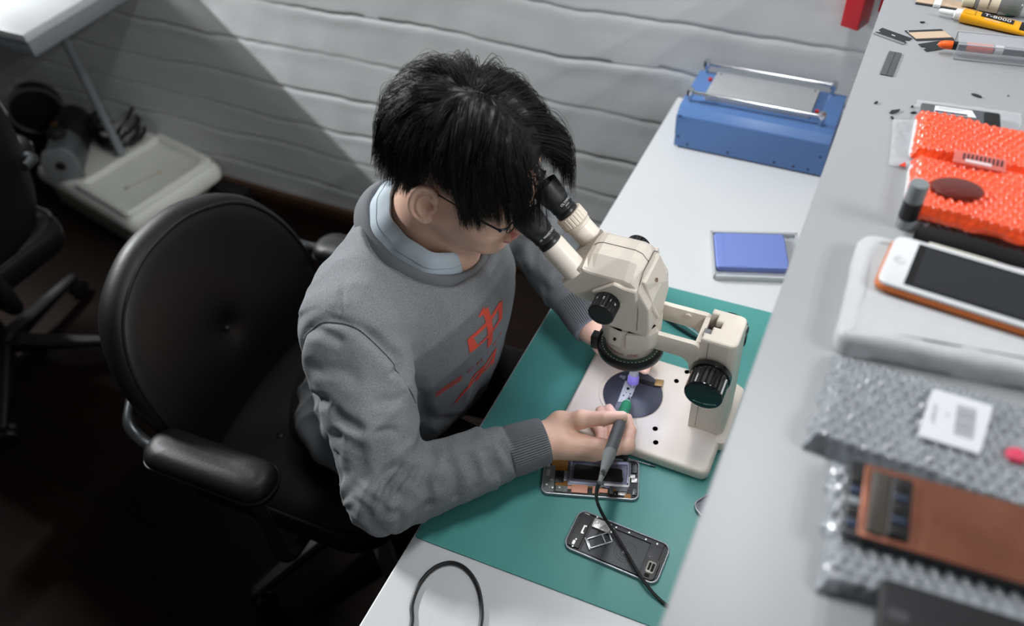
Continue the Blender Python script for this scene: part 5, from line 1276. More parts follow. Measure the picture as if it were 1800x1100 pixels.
CUFF_R = R_W + (ELB_R - R_W) / np.linalg.norm(ELB_R - R_W) * .024
CUFF_L = L_W + (ELB_L - L_W) / np.linalg.norm(ELB_L - L_W) * .030
lean = math.radians(24); RIBROT = np.array([[math.cos(lean), 0, math.sin(lean)], [0, 1, 0], [-math.sin(lean), 0, math.cos(lean)]])
def shirt_f(g):
    d = ell(g, (-.606, .770, .880), (.124, .178, .185), RIBROT)
    d = smin(d, ell(g, (-.580, .770, .82), (.098, .140, .16), RIBROT), .06)
    d = smin(d, ell(g, (-.665, .760, .70), (.148, .180, .18), RIBROT), .07)
    d = smin(d, ell(g, (-.740, .752, .58), (.150, .190, .11)), .05)
    d = smin(d, cone(g, (-.615, .640, .985), (-.605, .905, .985), .070, .070), .05)
    d = smin(d, cone(g, NECK_C - NECK_N * .035, (-.61, .65, .99), .075, .060), .05); d = smin(d, cone(g, NECK_C - NECK_N * .035, (-.60, .90, .99), .075, .060), .05)
    for sh, el, cu in ((SH_R, ELB_R, CUFF_R), (SH_L, ELB_L, CUFF_L)):
        arm = smin(cone(g, sh, el, .074, .056), cone(g, el, cu + (el - cu) * .22, .055, .044), .02)
        arm = smin(arm, cone(g, cu + (el - cu) * .26, cu, .043, .036), .008)
        m_ = sh * .45 + el * .55; arm = smin(arm, cone(g, sh, m_, .073, .062), .02)
        d = smin(d, arm, .022)
    # trim at the neckline plane
    q = g - NECK_C.astype(np.float32); hn = q @ NECK_N.astype(np.float32); rad = np.sqrt(((q - hn[..., None] * NECK_N.astype(np.float32)) ** 2).sum(-1))
    d = smax(d, np.where(rad < .16, hn + .004 - np.maximum(0, rad - .1) * 1.5, -1), .006)
    return d
sp_, sf_ = sdf_mesh(shirt_f, (-.96, .33, .47), (-.27, 1.12, 1.11), .0042)
N_ = vnormals(sp_, sf_)
# folds
def armcoord(P, a, b):
    d = b - a; l = np.linalg.norm(d); d = d / l; q = P - a; s = q @ d; r = q - s[:, None] * d; return s, np.linalg.norm(r, axis=1), r, d, l
disp = np.zeros(len(sp_))
for sh, el, cu, sd in ((SH_R, ELB_R, CUFF_R, 1.0), (SH_L, ELB_L, CUFF_L, 9.0)):
    s1, r1, v1, d1, l1 = armcoord(sp_, sh, el); s2, r2, v2, d2, l2 = armcoord(sp_, el, cu)
    up = (s1 > -.03) & (s1 < l1 + .06) & (r1 < .11); lo_ = (s2 > -.06) & (s2 < l2 + .01) & (r2 < .085)
    inner = -(d2 - d1 * (d1 @ d2)); inner = -inner / np.linalg.norm(inner)           # towards the bend
    for msk, s_, v_, l_, base in ((up, s1, v1, l1, 0), (lo_, s2, v2, l2, 1)):
        ids = np.where(msk)[0]
        if not len(ids): continue
        dd = d1 if base == 0 else d2; e1 = np.cross(dd, [0, 0, 1.]); e1 /= np.linalg.norm(e1); e2 = np.cross(dd, e1)
        ca = v_[ids] @ e1; sa = v_[ids] @ e2; ang = np.arctan2(sa, ca); ss = s_[ids]
        near = np.exp(-((ss - (l_ if base == 0 else 0)) / .085) ** 2)
        Q = np.stack([np.cos(ang) * 1.5, np.sin(ang) * 1.5, (ss + .018 * np.cos(ang * 1 + sd)) * 34], 1)
        n1 = pn(Q, 1, 1, 1, sd); ridge = 1 - 2 * np.abs(n1) * 1.6
        Q2 = np.stack([np.cos(ang) * 2.2, np.sin(ang) * 2.2, ss * 15], 1); n2 = pn(Q2, 1, 1, 1, sd + 4)
        amp = (.0010 + .0012 * near) if base == 0 else (.0010 + .0012 * near + .0012 * np.clip((ss - l_ * .55) / (l_ * .25), 0, 1) * (ss < l_ - .055))
        e = np.clip((l_ - .048 - ss) / .012, 0, 1) if base else np.clip((.11 - r1[ids]) / .03, 0, 1)
        disp[ids] += (amp * ridge + .0035 * n2) * e
n0 = pn(sp_, 9, 9, 7, 3.1); n3 = pn(sp_ @ RIBROT, 22, 22, 8, 5.7)
tors = np.clip((np.abs(sp_[:, 1] - .77) < .22) * 1.0, 0, 1)
low = np.clip((.84 - sp_[:, 2]) / .2, 0, 1)
disp += .004 * n0 + (.002 + .0045 * low) * (1 - 2.4 * np.abs(n3)) * tors
# creases: lines on the cloth, each a valley between two soft ridges
FB = BVHTree.FromPolygons([tuple(p) for p in sp_], [tuple(f) for f in sf_])
def crease(pts, amp, w):
    P3 = []
    for x, y in pts:
        d_ = (at(380 + x * .42222, 508 + y * .42222, .3) - CAM0).normalized(); h = FB.ray_cast(CAM0, d_)
        if h[0] is not None: P3.append(h[0])
    if len(P3) < 2: return
    C3 = np.array([tuple(p) for p in spline(P3, 10)]); best = np.full(len(sp_), 9.0); tt = np.zeros(len(sp_))
    lo3, hi3 = C3.min(0) - 4 * w, C3.max(0) + 4 * w; ids = np.where(((sp_ > lo3) & (sp_ < hi3)).all(1))[0]; Q = sp_[ids]; b_ = np.full(len(ids), 9.0); t_ = np.zeros(len(ids))
    for i in range(len(C3) - 1):
        d_ = C3[i + 1] - C3[i]; u = np.clip(((Q - C3[i]) @ d_) / (d_ @ d_ + 1e-12), 0, 1); dist = np.linalg.norm(Q - C3[i] - u[:, None] * d_, axis=1); m_ = dist < b_; b_[m_] = dist[m_]; t_[m_] = (i + u[m_]) / (len(C3) - 1)
    env = np.clip(np.minimum(t_, 1 - t_) / .22, 0, 1); env = env * env * (3 - 2 * env) * .85 + .15
    q = (b_ / w) ** 2; disp[ids] += -1.25 * amp * env * (1 - .55 * q) * np.exp(-q / 1.5)
CAM0 = Vector((0, 0, CAM_Z))
for pts, amp, w in (
    ([(372, 190), (430, 172), (490, 200), (540, 218)], .0045, .008), ([(600, 150), (690, 225), (755, 285), (792, 352)], .0055, .008), ([(715, 356), (755, 338), (786, 348)], .0050, .006),
    ([(362, 415), (430, 465), (500, 530), (560, 570), (640, 592)], .0070, .010), ([(650, 604), (715, 590), (765, 594)], .0040, .006), ([(425, 555), (490, 612), (560, 655), (620, 668)], .0040, .010),
    ([(640, 480), (700, 468), (750, 466), (800, 436)], .0035, .009), ([(380, 300), (450, 330), (540, 345), (620, 400)], .0028, .011),
    ([(800, 694), (772, 758), (722, 822), (694, 886), (684, 935)], .0075, .007), ([(846, 716), (806, 788), (772, 836), (760, 880)], .0060, .006), ([(788, 700), (706, 766), (654, 846), (640, 905)], .0065, .007),
    ([(560, 870), (615, 905), (640, 965)], .0040, .008), ([(886, 716), (872, 800), (884, 880), (870, 930)], .0050, .008), ([(740, 905), (770, 950), (760, 1000)], .0030, .008),
    ([(950, 690), (985, 760), (1002, 835), (990, 890)], .0052, .009), ([(1030, 672), (1068, 728), (1084, 800), (1076, 850)], .0036, .008), ([(1112, 648), (1150, 720), (1164, 800), (1150, 850)], .0045, .009),
    ([(1176, 622), (1218, 690), (1256, 780), (1258, 835)], .0050, .007), ([(880, 640), (905, 700), (900, 760)], .003, .008), ([(640, 690), (560, 740), (520, 800)], .003, .010),
    ([(820, 470), (880, 520), (960, 540), (1020, 520)], .004, .012), ([(830, 400), (860, 480), (850, 560)], .004, .012), ([(540, -60), (525, 40), (515, 110)], .0022, .004)):
    crease(pts, amp, w)
# armhole seams: a groove where sleeve and shoulder meet, the sleeve a little fuller
for sg, sh, el in ((1, SH_R, ELB_R), (-1, SH_L, ELB_L)):
    P_m = sp_.copy(); P_m[:, 1] = .771 + sg * (P_m[:, 1] - .771)
    t_ = P_m @ np.array([-.29, .945, -.142]) - .535
    s1, r1, v1, d1, l1 = armcoord(sp_, sh, el); ok = np.clip((.15 - np.linalg.norm(sp_ - sh, axis=1)) / .03, 0, 1) * (P_m[:, 1] < .62)
    disp += ok * (-.0055 * np.exp(-(t_ / .0048) ** 2) + .0050 * np.exp(-((t_ + .013) / .011) ** 2))
# ribbed cuffs
for el, cu in ((ELB_R, CUFF_R), (ELB_L, CUFF_L)):
    s2, r2, v2, d2, l2 = armcoord(sp_, el, cu); e1 = np.cross(d2, [0, 0, 1.]); e1 /= np.linalg.norm(e1); e2 = np.cross(d2, e1); ang = np.arctan2(v2 @ e2, v2 @ e1)
    m_ = (s2 > l2 - .055) & (r2 < .06); disp += m_ * (-.0028)
sp2 = sp_ + N_ * disp[:, None]
shirt = np_mesh('sweatshirt', sp2, sf_, fleece, person, PL); shirt['label'] = 'heather grey sweatshirt with a red print'
# armhole seams as thin tubes, their shade put into the dark grey
SBV = BVHTree.FromPolygons([tuple(p) for p in sp2], [tuple(f) for f in sf_])
for sg, sh in ((1, SH_R), (-1, SH_L)):
    pn_ = np.array([-.29, .945 * sg, -.142]); pc = np.array([-.595, .771 + sg * (.56 - .771), .965]); pc0 = pc.copy(); pcm = pc.copy(); pcm[1] = .771 + sg * (pc[1] - .771)
    pc = pc - pn_ * (np.array([-.29, .945, -.142]) @ pcm - .535); e1 = np.cross(pn_, [0, 0, 1.]); e1 /= np.linalg.norm(e1); e2 = np.cross(e1, pn_); pts = []
    for k in range(40):
        a_ = -1.15 + 4.3 * k / 39; d_ = e1 * math.cos(a_) + e2 * math.sin(a_); h = SBV.ray_cast(Vector(pc + d_ * .16), Vector(-d_))
        if h[0] is not None and (h[0] - Vector(pc)).length < .13: pts.append(h[0])
    if len(pts) > 4:
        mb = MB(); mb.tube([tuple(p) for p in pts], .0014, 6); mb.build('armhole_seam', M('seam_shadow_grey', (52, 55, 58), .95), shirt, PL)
# ribbed cuff tubes
rib = M('grey_rib', (106, 109, 112), .92, sheen=.05)
def ribtube(name, c0, ax0, r0, r1, ln, n=130, amp=.0009):
    a = Vector(ax0).normalized(); q = a.to_track_quat('Z', 'Y').to_matrix(); L = []
    for z, dr in ((0, -.006), (.0005, -.0015), (.003, .0005), (ln * .3, .001), (ln * .7, .001), (ln - .003, 0), (ln, -.002), (ln, -.008)):
        rr_ = r0 + (r1 - r0) * z / ln + dr
        L.append([tuple(Vector(c0) + q @ Vector(((rr_ + amp * (1 if i % 2 else -1)) * math.cos(2 * PI * i / n), (rr_ + amp * (1 if i % 2 else -1)) * math.sin(2 * PI * i / n), z))) for i in range(n)])
    mb = MB(); mb.loops(L, False, False); return mb.build(name, rib, shirt, PL, auto=math.radians(75))
for el, cu in ((ELB_R, CUFF_R), (ELB_L, CUFF_L)):
    d_ = (el - cu) / np.linalg.norm(el - cu); ribtube('cuff', tuple(cu - d_ * .034), tuple(d_), .0345, .0385, .062)
# ribbed neckband
NS = np.cross(NECK_N, NECK_D)
def neck_ring(a, rx, ry, h): return tuple(NECK_C + NECK_D * (rx * math.cos(a)) + np.array([0, 1., 0]) * (ry * math.sin(a)) + NECK_N * (h + .012 * math.cos(a) * 0))
mb = MB(); n = 300; L = []
for rx, ry, h in ((.090, .074, -.022), (.093, .078, .004), (.096, .081, .0065), (.101, .086, .006), (.107, .092, -.001), (.111, .096, -.009), (.113, .098, -.022)):
    L.append([neck_ring(2 * PI * i / n, rx + (.0006 if i % 2 else -.0006), ry + (.0006 if i % 2 else -.0006), h) for i in range(n)])
mb.loops(L, False, False); mb.build('neckband', rib, shirt, PL, auto=math.radians(75))
# red print, laid on the chest
bm_ = BVHTree.FromPolygons([tuple(p) for p in sp2], [tuple(f) for f in sf_])
red_p = M('red_print_ink', (224, 84, 66), .7)
CAMP = Vector((0, 0, CAM_Z))
# chest frame: the print's own origin, across (to the wearer's left) and up directions on the cloth
def chest_hit(u, v, lift=.0009):
    """print plane in front of the chest: u across to the wearer's left, v up; pushed straight back on to the cloth"""
    v = v + (.22 * u if v < -.05 else 0)
    o = Vector((-.30, .728, .910)) + Vector((0, 1, 0)) * u + Vector((.25, 0, .97)) * v
    h = bm_.ray_cast(o, Vector((-1, 0, -.12)).normalized())
    return (h[0] + h[1] * lift) if h[0] is not None else None
def print_poly(mb, pts, step=.003, faces=None):
    """fill a polygon (u, v) with small faces that follow the cloth"""
    xs = [p[0] for p in pts]; ys = [p[1] for p in pts]
    bmq = bmesh.new(); vq = [bmq.verts.new((x, y, 0)) for x, y in pts]
    for f_ in (faces or [tuple(range(len(pts)))]):
        try: bmq.faces.new([vq[i] for i in f_])
        except ValueError: pass
    bmesh.ops.triangulate(bmq, faces=list(bmq.faces))
    for _ in range(5):
        es = [e for e in bmq.edges if e.calc_length() > step]
        if not es: break
        bmesh.ops.subdivide_edges(bmq, edges=es, cuts=1); bmesh.ops.triangulate(bmq, faces=[q for q in bmq.faces if len(q.verts) > 3])
    vs = []; ok = {}
    for i, v in enumerate(bmq.verts):
        v.index = i; h = chest_hit(v.co.x, v.co.y); ok[i] = h is not None; vs.append(tuple(h) if h else (0, 0, 0))
    mb.add(vs, [tuple(v.index for v in q.verts) for q in bmq.faces if all(ok[v.index] for v in q.verts)], True); bmq.free()
def stroke(a, b, wa, wb): 
    a = Vector((*a, 0)); b = Vector((*b, 0)); d = (b - a).normalized(); n_ = Vector((-d.y, d.x, 0)); return [tuple((a + n_ * wa).xy), tuple((a - n_ * wa).xy), tuple((b - n_ * wb).xy), tuple((b + n_ * wb).xy)]
zh = MB()
for a_, b_, wa, wb in (((-.040, .022), (-.036, -.012), .0035, .006), ((-.040, .020), (.038, .026), .003, .004), ((.038, .028), (.034, -.012), .0055, .005), ((-.030, -.008), (.036, -.006), .002, .0035), ((0, .050), (.0, -.040), .005, .0055), ((-.016, .048), (0, .050), .001, .005)):
    print_poly(zh, stroke(a_, b_, wa * 1.3, wb * 1.3))
zh.build('print_character', red_p, shirt, PL)
tmp = MB()
for i, ch in enumerate('CHINA'): text_mb(ch, .017, tmp, ((i - 2) * .0185, -.060, 0))
mb = MB(); print_poly(mb, [(x, y) for x, y, z in tmp.v], .004, tmp.f); mb.build('print_letters', red_p, shirt, PL)
mb = MB()
for k in range(3): print_poly(mb, stroke((-.092, -.059 - k * .006 + .004), (-.052, -.059 - k * .006 + .004), .0016, .0016))
mb.build('print_stripes', red_p, shirt, PL)
mb = MB()
for a_, b_, wa, wb in (((-.052, -.142), (-.024, -.098), .0035, .0045), ((-.024, -.098), (.030, -.090), .0035, .0065), ((-.032, -.118), (.022, -.112), .003, .004), ((-.004, -.096), (-.010, -.132), .005, .004), ((.026, -.092), (.024, -.134), .004, .004)): print_poly(mb, stroke(a_, b_, wa, wb))
mb.build('print_emblem', red_p, shirt, PL)

# ---- shirt collar
cot = M('pale_blue_cotton', (176, 188, 196), .8, bump=(500, .2, .0006), var=(25, .04))
mb = MB(); n = 72; L = []
def col(a, rx, ry, h):
    gap = math.exp(-((a) / .20) ** 2) + math.exp(-((a - 2 * PI) / .20) ** 2)      # opening at the throat
    w = .0015 * math.sin(5 * a) + .001 * math.sin(11 * a + 1)
    hh = h - .030 * gap * (1 if h > .02 else .2) - .012 * (math.cos(a) + 1) / 2 * (1 if h > 0 else 0)
    return tuple(NECK_C + NECK_D * ((rx + w) * math.cos(a) - .002) + np.array([0, 1., 0]) * ((ry + w) * math.sin(a)) + NECK_N * hh)
for rx, ry, h in ((.066, .064, -.015), (.066, .064, .030), (.067, .065, .044), (.071, .069, .049), (.075, .073, .046), (.083, .080, .030), (.092, .083, .010), (.097, .084, -.010), (.099, .085, -.02)):
    L.append([col(2 * PI * (i + .5) / n, rx, ry, h) for i in range(n)])
mb.loops(L, False, False); mb.build('shirt_collar', cot, person, PL, auto=math.radians(80))['label'] = 'pale blue shirt collar'
mb = MB(); mb.tube([col(2 * PI * (i + .5) / n, .0855, .0815, .0255) for i in range(4, n - 4)], .0005, 4); mb.build('collar_stitch', M('blue_grey_thread', (150, 162, 172), .8), bpy.data.objects['shirt_collar'], PL)

# ---- trousers and shoes
def trouser_f(g):
    d = ell(g, (-.775, .752, .555), (.150, .185, .085))
    for hy, ky in ((.665, .66), (.845, .88)):
        d = smin(d, cone(g, (-.74, hy, .555), (-.335, ky, .572), .088, .066), .03); d = smin(d, cone(g, (-.335, ky, .565), (-.37, ky, .11), .062, .048), .02)
    return d
a, b = sdf_mesh(trouser_f, (-.97, .52, .03), (-.24, 1.0, .70), .010); a = a + vnormals(a, b) * (.006 * pn(a, 14, 14, 9, 2.2))[:, None]
np_mesh('trousers', a, b, M('black_trousers', (14, 14, 15), .85), person, PL)
for ky in (.66, .88):
    def shoe_f(g): return smax(smin(cone(g, (-.385, ky, .045), (-.21, ky, .038), .042, .036), cone(g, (-.385, ky, .05), (-.372, ky, .11), .04, .042), .02), -(g[..., 2] - .004), .006)
    a, b = sdf_mesh(shoe_f, (-.46, ky - .07, -.01), (-.14, ky + .07, .17), .006); np_mesh('shoe', a, b, M('black_shoe', (18, 18, 19), .5), person, PL)
# ================================================================== hair
SC, SR = np.array([-.010, 0, .034]), np.array([.098, .077, .086])
DOWN = HM.T @ np.array([0, 0, -1.0])
WHORL = np.array([-.030, -.004, .116])
def hem(phi):      # lowest hair height round the head; phi 0 = front, pi = back
    a = abs(math.degrees(phi)); k = [(0, .016), (14, .012), (24, .016), (34, .012), (46, .004), (56, -.010), (66, -.014), (72, .014), (78, .036), (108, .034), (116, .0), (124, -.030), (140, -.046), (180, -.052)]
    for (a0, z0), (a1, z1) in zip(k[:-1], k[1:]):
        if a <= a1: return z0 + (z1 - z0) * (a - a0) / (a1 - a0)
    return k[-1][1]
def thick(p):
    """how far the outer hair stands off the scalp there"""
    z = (p[2] - SC[2]) / SR[2]; x = p[0]
    t = .020 + .004 * max(0, z) + (.006 if x < -.02 else 0) - .010 * max(0, -z - .25) 
    if x > .05: t += .012 * min(1, (x - .05) / .04) * (1.3 if p[1] > 0 else .7)
    return max(t, .006)
def strand(root, rr, lay=1.0, lmax=.17):
    p = np.array(root, float); pts = [p.copy()]; L = 0; s = 1.0 if p[1] > -.004 + rr.uniform(-.004, .004) else -1.0; step = .0085; free = False
    jit = rr.uniform(-.006, .005); sw = rr.uniform(-.12, .12)
    v_prev = None
    for i in range(26):
        w = p - WHORL; q = (p - SC) / SR; n = q / SR; n /= np.linalg.norm(n)
        low = np.clip((.075 - p[2]) / .07, 0, 1)
        if p[0] > -.045:
            fr = np.clip((p[0] + .045) / .05, 0, 1)
            v = np.array([.30 + .9 * np.clip((p[0] - .02) / .05, 0, 1), s * (1.15 - .35 * np.clip((p[0] - .05) / .04, 0, 1)), 0]) * fr + (1 - fr) * w / (np.linalg.norm(w) + 1e-6)
        else: v = w / (np.linalg.norm(w) + 1e-6)
        v = v + DOWN * (.25 + 2.4 * low) + np.array([sw * .3, 0, 0])
        if p[2] < SC[2] - .012 or (p[0] > .068 and p[2] < .085): free = True
        k0 = np.linalg.norm((p - SC) / SR); h = thick(p) * lay * min(1, .30 + L / .035)
        if not free:
            v = v - n * (v @ n)
        else:
            v = .45 * (v_prev if v_prev is not None else v) + DOWN * .75 + (np.array([.0, 0, 0]))
            if p[0] < .04: v = v + np.array([-.25 if p[0] < -.03 else 0, 0, -.4])
        v /= np.linalg.norm(v) + 1e-9; v_prev = v; p = p + v * step; L += step
        k0 = np.linalg.norm((p - SC) / SR); want = 1 + h / .086
        if not free or k0 < want * .995:
            if p[2] > SC[2] - .01: p = SC + (p - SC) * (want / k0)
            else:
                rho = math.hypot(p[0] / SR[0], p[1] / SR[1]); wr = (1 + h / .086) * (1 - .22 * np.clip((SC[2] - p[2]) / .09, 0, 1))
                if rho < wr: p[0] *= wr / rho; p[1] *= wr / rho
        pts.append(p.copy())
        if p[2] < hem(math.atan2(p[1], p[0])) + jit or L > lmax: break
    return np.array(pts)
def resample(P, n):
    d = np.concatenate([[0], np.cumsum(np.linalg.norm(np.diff(P, axis=0), axis=1))]); t = np.linspace(0, d[-1], n)
    return np.stack([np.interp(t, d, P[:, k]) for k in range(3)], 1)
rr = random.Random(11)
roots = []
while len(roots) < 900:
    z = rr.uniform(-.75, 1); a = rr.uniform(-PI, PI); r_ = math.sqrt(max(0, 1 - z * z)); p = SC + SR * np.array([r_ * math.cos(a), r_ * math.sin(a), z]); phi = abs(math.degrees(a))
    zh_ = .092 - .02 * (phi / 40) if phi < 40 else (.060 if phi < 62 else (.020 if phi < 108 else -.045 + (.02 if phi < 130 else 0)))
    if p[2] < zh_: continue
    roots.append(p)
NS_ = 15; SV, SF = [], []; cnt = 0
def add_strand(W, r0):
    global cnt
    n = len(W); T = np.gradient(W, axis=0); T /= np.linalg.norm(T, axis=1, keepdims=True) + 1e-9
    B = np.cross(T, [0.13, .35, .93]); B /= np.linalg.norm(B, axis=1, keepdims=True) + 1e-9; C_ = np.cross(T, B)
    rad = r0 * np.clip(np.minimum(np.linspace(1.0, .25, n) * 1.2, 1), .2, 1)[:, None]
    ring = np.stack([W + rad * (math.cos(q) * B + math.sin(q) * C_) for q in (0, 2.094, 4.189)], 1)
    SV.append(ring.reshape(-1, 3)); i = np.arange(n - 1)[:, None] * 3; k = np.arange(3)[None]; k2 = (k + 1) % 3
    SF.append((np.stack([i + k, i + k2, i + 3 + k2, i + 3 + k], -1).reshape(-1, 4)) + cnt); cnt += n * 3
for root in roots:
    lay = rr.uniform(.72, 1.06); g = strand(root, rr, lay)
    if len(g) < 4: continue
    g = resample(g, NS_); t = np.linspace(0, 1, NS_)[:, None]; front = g[0][0] > .03
    nch = 17 if front else 15
    for c in range(nch):
        off = np.array([rr.gauss(0, 1), rr.gauss(0, 1), rr.gauss(0, 1)]) * (.0050 if not front else .0045); wob = np.array([rr.gauss(0, 1) for _ in range(3)]) * .0008
        end = rr.uniform(.82, 1.0); gg = resample(g[: max(4, int(NS_ * end))], NS_)
        P_l = gg + off * (1 - .62 * t ** 1.3) + wob * np.sin(t * PI * rr.uniform(.8, 1.6))
        add_strand(h2w(P_l), rr.uniform(.00026, .00040))
for _ in range(50):      # stray hairs
    root = rr.choice(roots); g = strand(root, rr, rr.uniform(1.05, 1.35), rr.uniform(.04, .10))
    if len(g) > 4: add_strand(h2w(resample(g, NS_)), .00022)
hair_m = M('black_hair', (14, 13, 13), .42, spec=.36)
hair = np_mesh('hair', np.concatenate(SV), np.concatenate(SF), hair_m, person, PL); hair['label'] = 'short black hair with a fringe'
# dense under layer so that no scalp shows between the locks
mb = MB(); nphi, nt = 72, 22; vs = []
for i in range(nphi):
    phi = -PI + 2 * PI * i / nphi; ph = abs(math.degrees(phi)); hz = hem(phi) + .012
    if ph < 50: hz = max(hz, .070 - .030 * max(0, (ph - 22)) / 28)
    ph2 = ph
    for j in range(nt):
        u = j / (nt - 1); zt_top = SC[2] + SR[2] * 1.0; z = (zt_top - .0005) * (1 - u) ** 1.0 + hz * u if False else zt_top - (zt_top - hz) * (1 - math.cos(u * PI / 2)) if u < .0 else zt_top - (zt_top - hz) * u ** 1.6
        q = (z - SC[2]) / SR[2]; r_ = math.sqrt(max(0, 1 - q * q)) if q > 0 else (1 - .16 * min(1, -q))
        p = np.array([SC[0] + SR[0] * r_ * math.cos(phi), SR[1] * r_ * math.sin(phi), z]); n = (p - SC) / SR ** 2; n /= np.linalg.norm(n)
        off = (.0165 if p[0] < .04 else .0165 - .010 * min(1, (p[0] - .04) / .03)) * (1 - max(0, (u - .86) / .14) * .8) * (0.82 + .4 * mnoise.noise(Vector((phi * 5, z * 60, 1.5)))) * (0.45 if (abs(p[1]) < .012 and p[0] > -.05 and z > .09) else 1)
        vs.append(tuple(h2w(p + n * off)))
fs = [(i * nt + j, i * nt + j + 1, ((i + 1) % nphi) * nt + j + 1, ((i + 1) % nphi) * nt + j) for i in range(nphi) for j in range(nt - 1)]
mb.add(vs, fs, True); mb.build('under_hair', hair_m, hair, PL, auto=math.radians(120))

# ================================================================== eyeglasses
GL = h2w((.09, 0, -.004)); t = thing('eyeglasses', 'thin dark metal eyeglasses on the face behind the eyepieces', 'glasses', tuple(GL))
gmt = M('dark_glasses_metal', (44, 46, 50), .3, .9)
rim_p = {}
for s in (-1, 1):
    pts = [tuple(h2w((.0945 - .004 * abs(math.cos(a)), s * (.033 + .0225 * math.cos(a)), -.005 + .0185 * math.sin(a)))) for a in (2 * PI * k / 28 for k in range(28))]
    mb = MB(); mb.tube(pts, .0010, 6, True); rm = mb.build('rim', gmt, t, GL)
    mb = MB(); mb.add([pts[k] for k in range(28)], [tuple(range(28))]); mb.build('lens', M('clear_lens', (235, 240, 242), .03, alpha=.12, spec=.7), rm, GL)
    mb = MB(); mb.tube([tuple(h2w(q)) for q in ((.091, s * .0555, .002), (.088, s * .064, .002), (.082, s * .0690, .001), (.05, s * .0735, .002), (.015, s * .0765, .006), (-.012, s * .079, .008), (-.026, s * .079, -.006))], [.0013, .0016, .0016, .0011, .0010, .0011, .0013], 6); mb.build('temple', gmt, t, GL)
    mb = MB(); c = h2w((.084, s * .068, .0005)); mb.ball(tuple(c), .0026, 8); mb.build('hinge', gmt, t, GL)
mb = MB(); mb.tube([tuple(h2w(q)) for q in ((.0935, -.0115, .001), (.0965, -.005, .006), (.0975, 0, .007), (.0965, .005, .006), (.0935, .0115, .001))], .0011, 6); mb.build('bridge', gmt, t, GL)

# ================================================================== on the stage plate
SZ = .7786
q = [at(x, y, SZ) for x, y in ((1086, 707), (1106, 708), (1121, 672), (1099, 671))]; ctr = sum(q, Vector()) / 4; ctr.z = SZ
t = thing('logic_board', 'small pale phone circuit board on the dark stage plate', 'circuit board', ctr)
loc = [(p.x - ctr.x, p.y - ctr.y) for p in q]
mb = MB(); mb.slab(rpoly(loc, .0012, 2), .0008, .0018); bd = mb.build('board', M('pale_board', (196, 200, 202), .4, .2), t)
q2 = [at(x, y, SZ) for x, y in ((1076, 730), (1092, 735), (1118, 672), (1099, 668))]
mb = MB(); mb.slab([(p.x - ctr.x, p.y - ctr.y) for p in ccw_v(q2)] if False else ccw([(p.x - ctr.x, p.y - ctr.y) for p in q2]), .0001, .0007); mb.build('glass_slip', M('grey_glass_slip', (140, 146, 160), .12, alpha=.55), t)
q2 = [at(x, y, SZ) for x, y in ((1117, 671), (1153, 681), (1155, 675), (1119, 665))]
mb = MB(); mb.slab(ccw([(p.x - ctr.x, p.y - ctr.y) for p in q2]), .0008, .0018); fa = mb.build('board_arm', pcb_k, t)
q2 = [at(x, y, SZ) for x, y in ((1150, 679), (1164, 681), (1167, 670), (1153, 668))]
mb = MB(); mb.slab(ccw([(p.x - ctr.x, p.y - ctr.y) for p in q2]), .0018, .0036, .0004, 2); mb.build('gold_connector', M('gold_connector', (170, 140, 100), .35, .7), fa)
for x, y, s_, mt_ in ((1104, 683, .0022, pcb_k), (1096, 695, .0011, pcb_k), (1108, 692, .0012, gunmetal), (1112, 677, .0013, solder), (1100, 702, .0014, solder), (1093, 702, .0012, solder), (1110, 698, .0009, pcb_k), (1101, 690, .0007, pcb_k)):
    p = at(x, y, SZ + .002); mb = MB(); mb.at((p.x - ctr.x, p.y - ctr.y, .0018), .3).box(-s_, s_, -s_, s_, 0, .0009, .0002); mb.build('chip', mt_, bd)
p0 = at(1111, 681, SZ + .004); p1 = at(1117, 640, .818); d = (p1 - p0).normalized()
t = thing('light_pen', 'clear tube with a purple collar held under the lens', 'light pen', p0)
mb = MB(); mb.lathe_on((0, 0, 0), tuple(d), [(.0006, -.0002), (.0010, .001), (.0014, .006), (.0014, .008)], 14); mb.build('white_tip', M('glowing_tip', (240, 240, 255), .4), t)
mb = MB(); mb.lathe_on((0, 0, 0), tuple(d), [(.0012, .0068), (.0082, .0066), (.0093, .0085), (.0093, .0200), (.0085, .0215), (.002, .0216)], 28); mb.build('purple_collar', M('purple_plastic', (150, 136, 226), .4), t)
mb = MB(); mb.lathe_on((0, 0, 0), tuple(d), [(.0020, .0218), (.0078, .0218), (.0078, .085), (.002, .086)], 28); mb.build('clear_tube', M('clear_tube', (214, 218, 224), .1, alpha=.5), t)
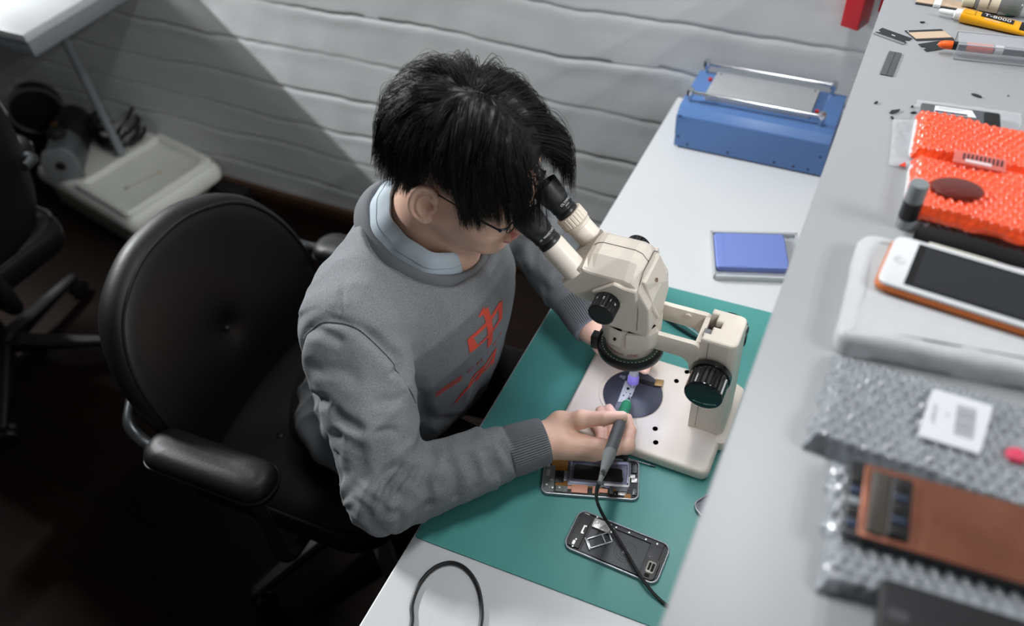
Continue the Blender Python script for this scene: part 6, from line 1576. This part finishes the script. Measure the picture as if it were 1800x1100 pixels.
mb = MB(); mb.tube([tuple(d * (.024 + .0011 * k) + Vector((.006 * math.cos(k * .5), .006 * math.sin(k * .5), 0))) for k in range(50)], .0006, 5); mb.build('coil', M('silver_coil', (190, 192, 198), .3, .6), t)

# ================================================================== soldering iron
T0 = at(1107, 694, .7815); E0 = at(1061, 828, .905); d = (E0 - T0); LN = d.length; d = d.normalized()
t = thing('soldering_iron', 'soldering iron with green grip and dark handle held in the near hand', 'soldering iron', T0)
def seg(name, prof, mtl, n=28): mb = MB(); mb.lathe_on((0, 0, 0), tuple(d), [(r, z * LN) for r, z in prof], n); return mb.build(name, mtl, t)
seg('tip', [(.0003, 0), (.0014, .035), (.0028, .07), (.0028, .13), (.001, .132)], chrome)
seg('pale_ferrule', [(.003, .115), (.0056, .120), (.0072, .145), (.0078, .150), (.003, .152)], M('mint_plastic', (120, 190, 160), .45))
seg('green_grip', [(.003, .152), (.0080, .153), (.0084, .20), (.0082, .34), (.0076, .43), (.004, .435)], M('green_grip', (26, 118, 84), .5))
seg('handle', [(.004, .425), (.0082, .428), (.0090, .45), (.0090, .62), (.0086, .79), (.004, .795)], M('dark_grey_handle', (58, 60, 62), .55))
seg('strain_relief', [(.004, .785), (.0088, .79), (.0090, .82), (.0074, .90), (.0046, 1.0), (.0031, 1.08), (.0026, 1.12), (.001, 1.122)], M('grey_relief', (96, 100, 100), .6))
pts = [T0 + d * LN * .985] + [at(x, y, z) for x, y, z in ((1049, 862, .880), (1050, 882, .818), (1060, 905, .785), (1076, 930, .769), (1095, 960, .7655), (1118, 1000, .765), (1140, 1032, .7625), (1158, 1052, .757), (1180, 1068, .7555), (1230, 1088, .7552), (1300, 1100, .7552))]
pts = [T0 + d * LN * .9] + pts[:1] + [T0 + d * LN * 1.06] + pts[1:]
sp = spline(pts, 6); n = len(sp)
mb = MB(); mb.tube([tuple(p - T0) for p in sp], [max(.0024, .0044 - .0020 * min(1, k / 22)) for k in range(n)], 9); mb.build('cord', MATS['cable_rubber'], t)
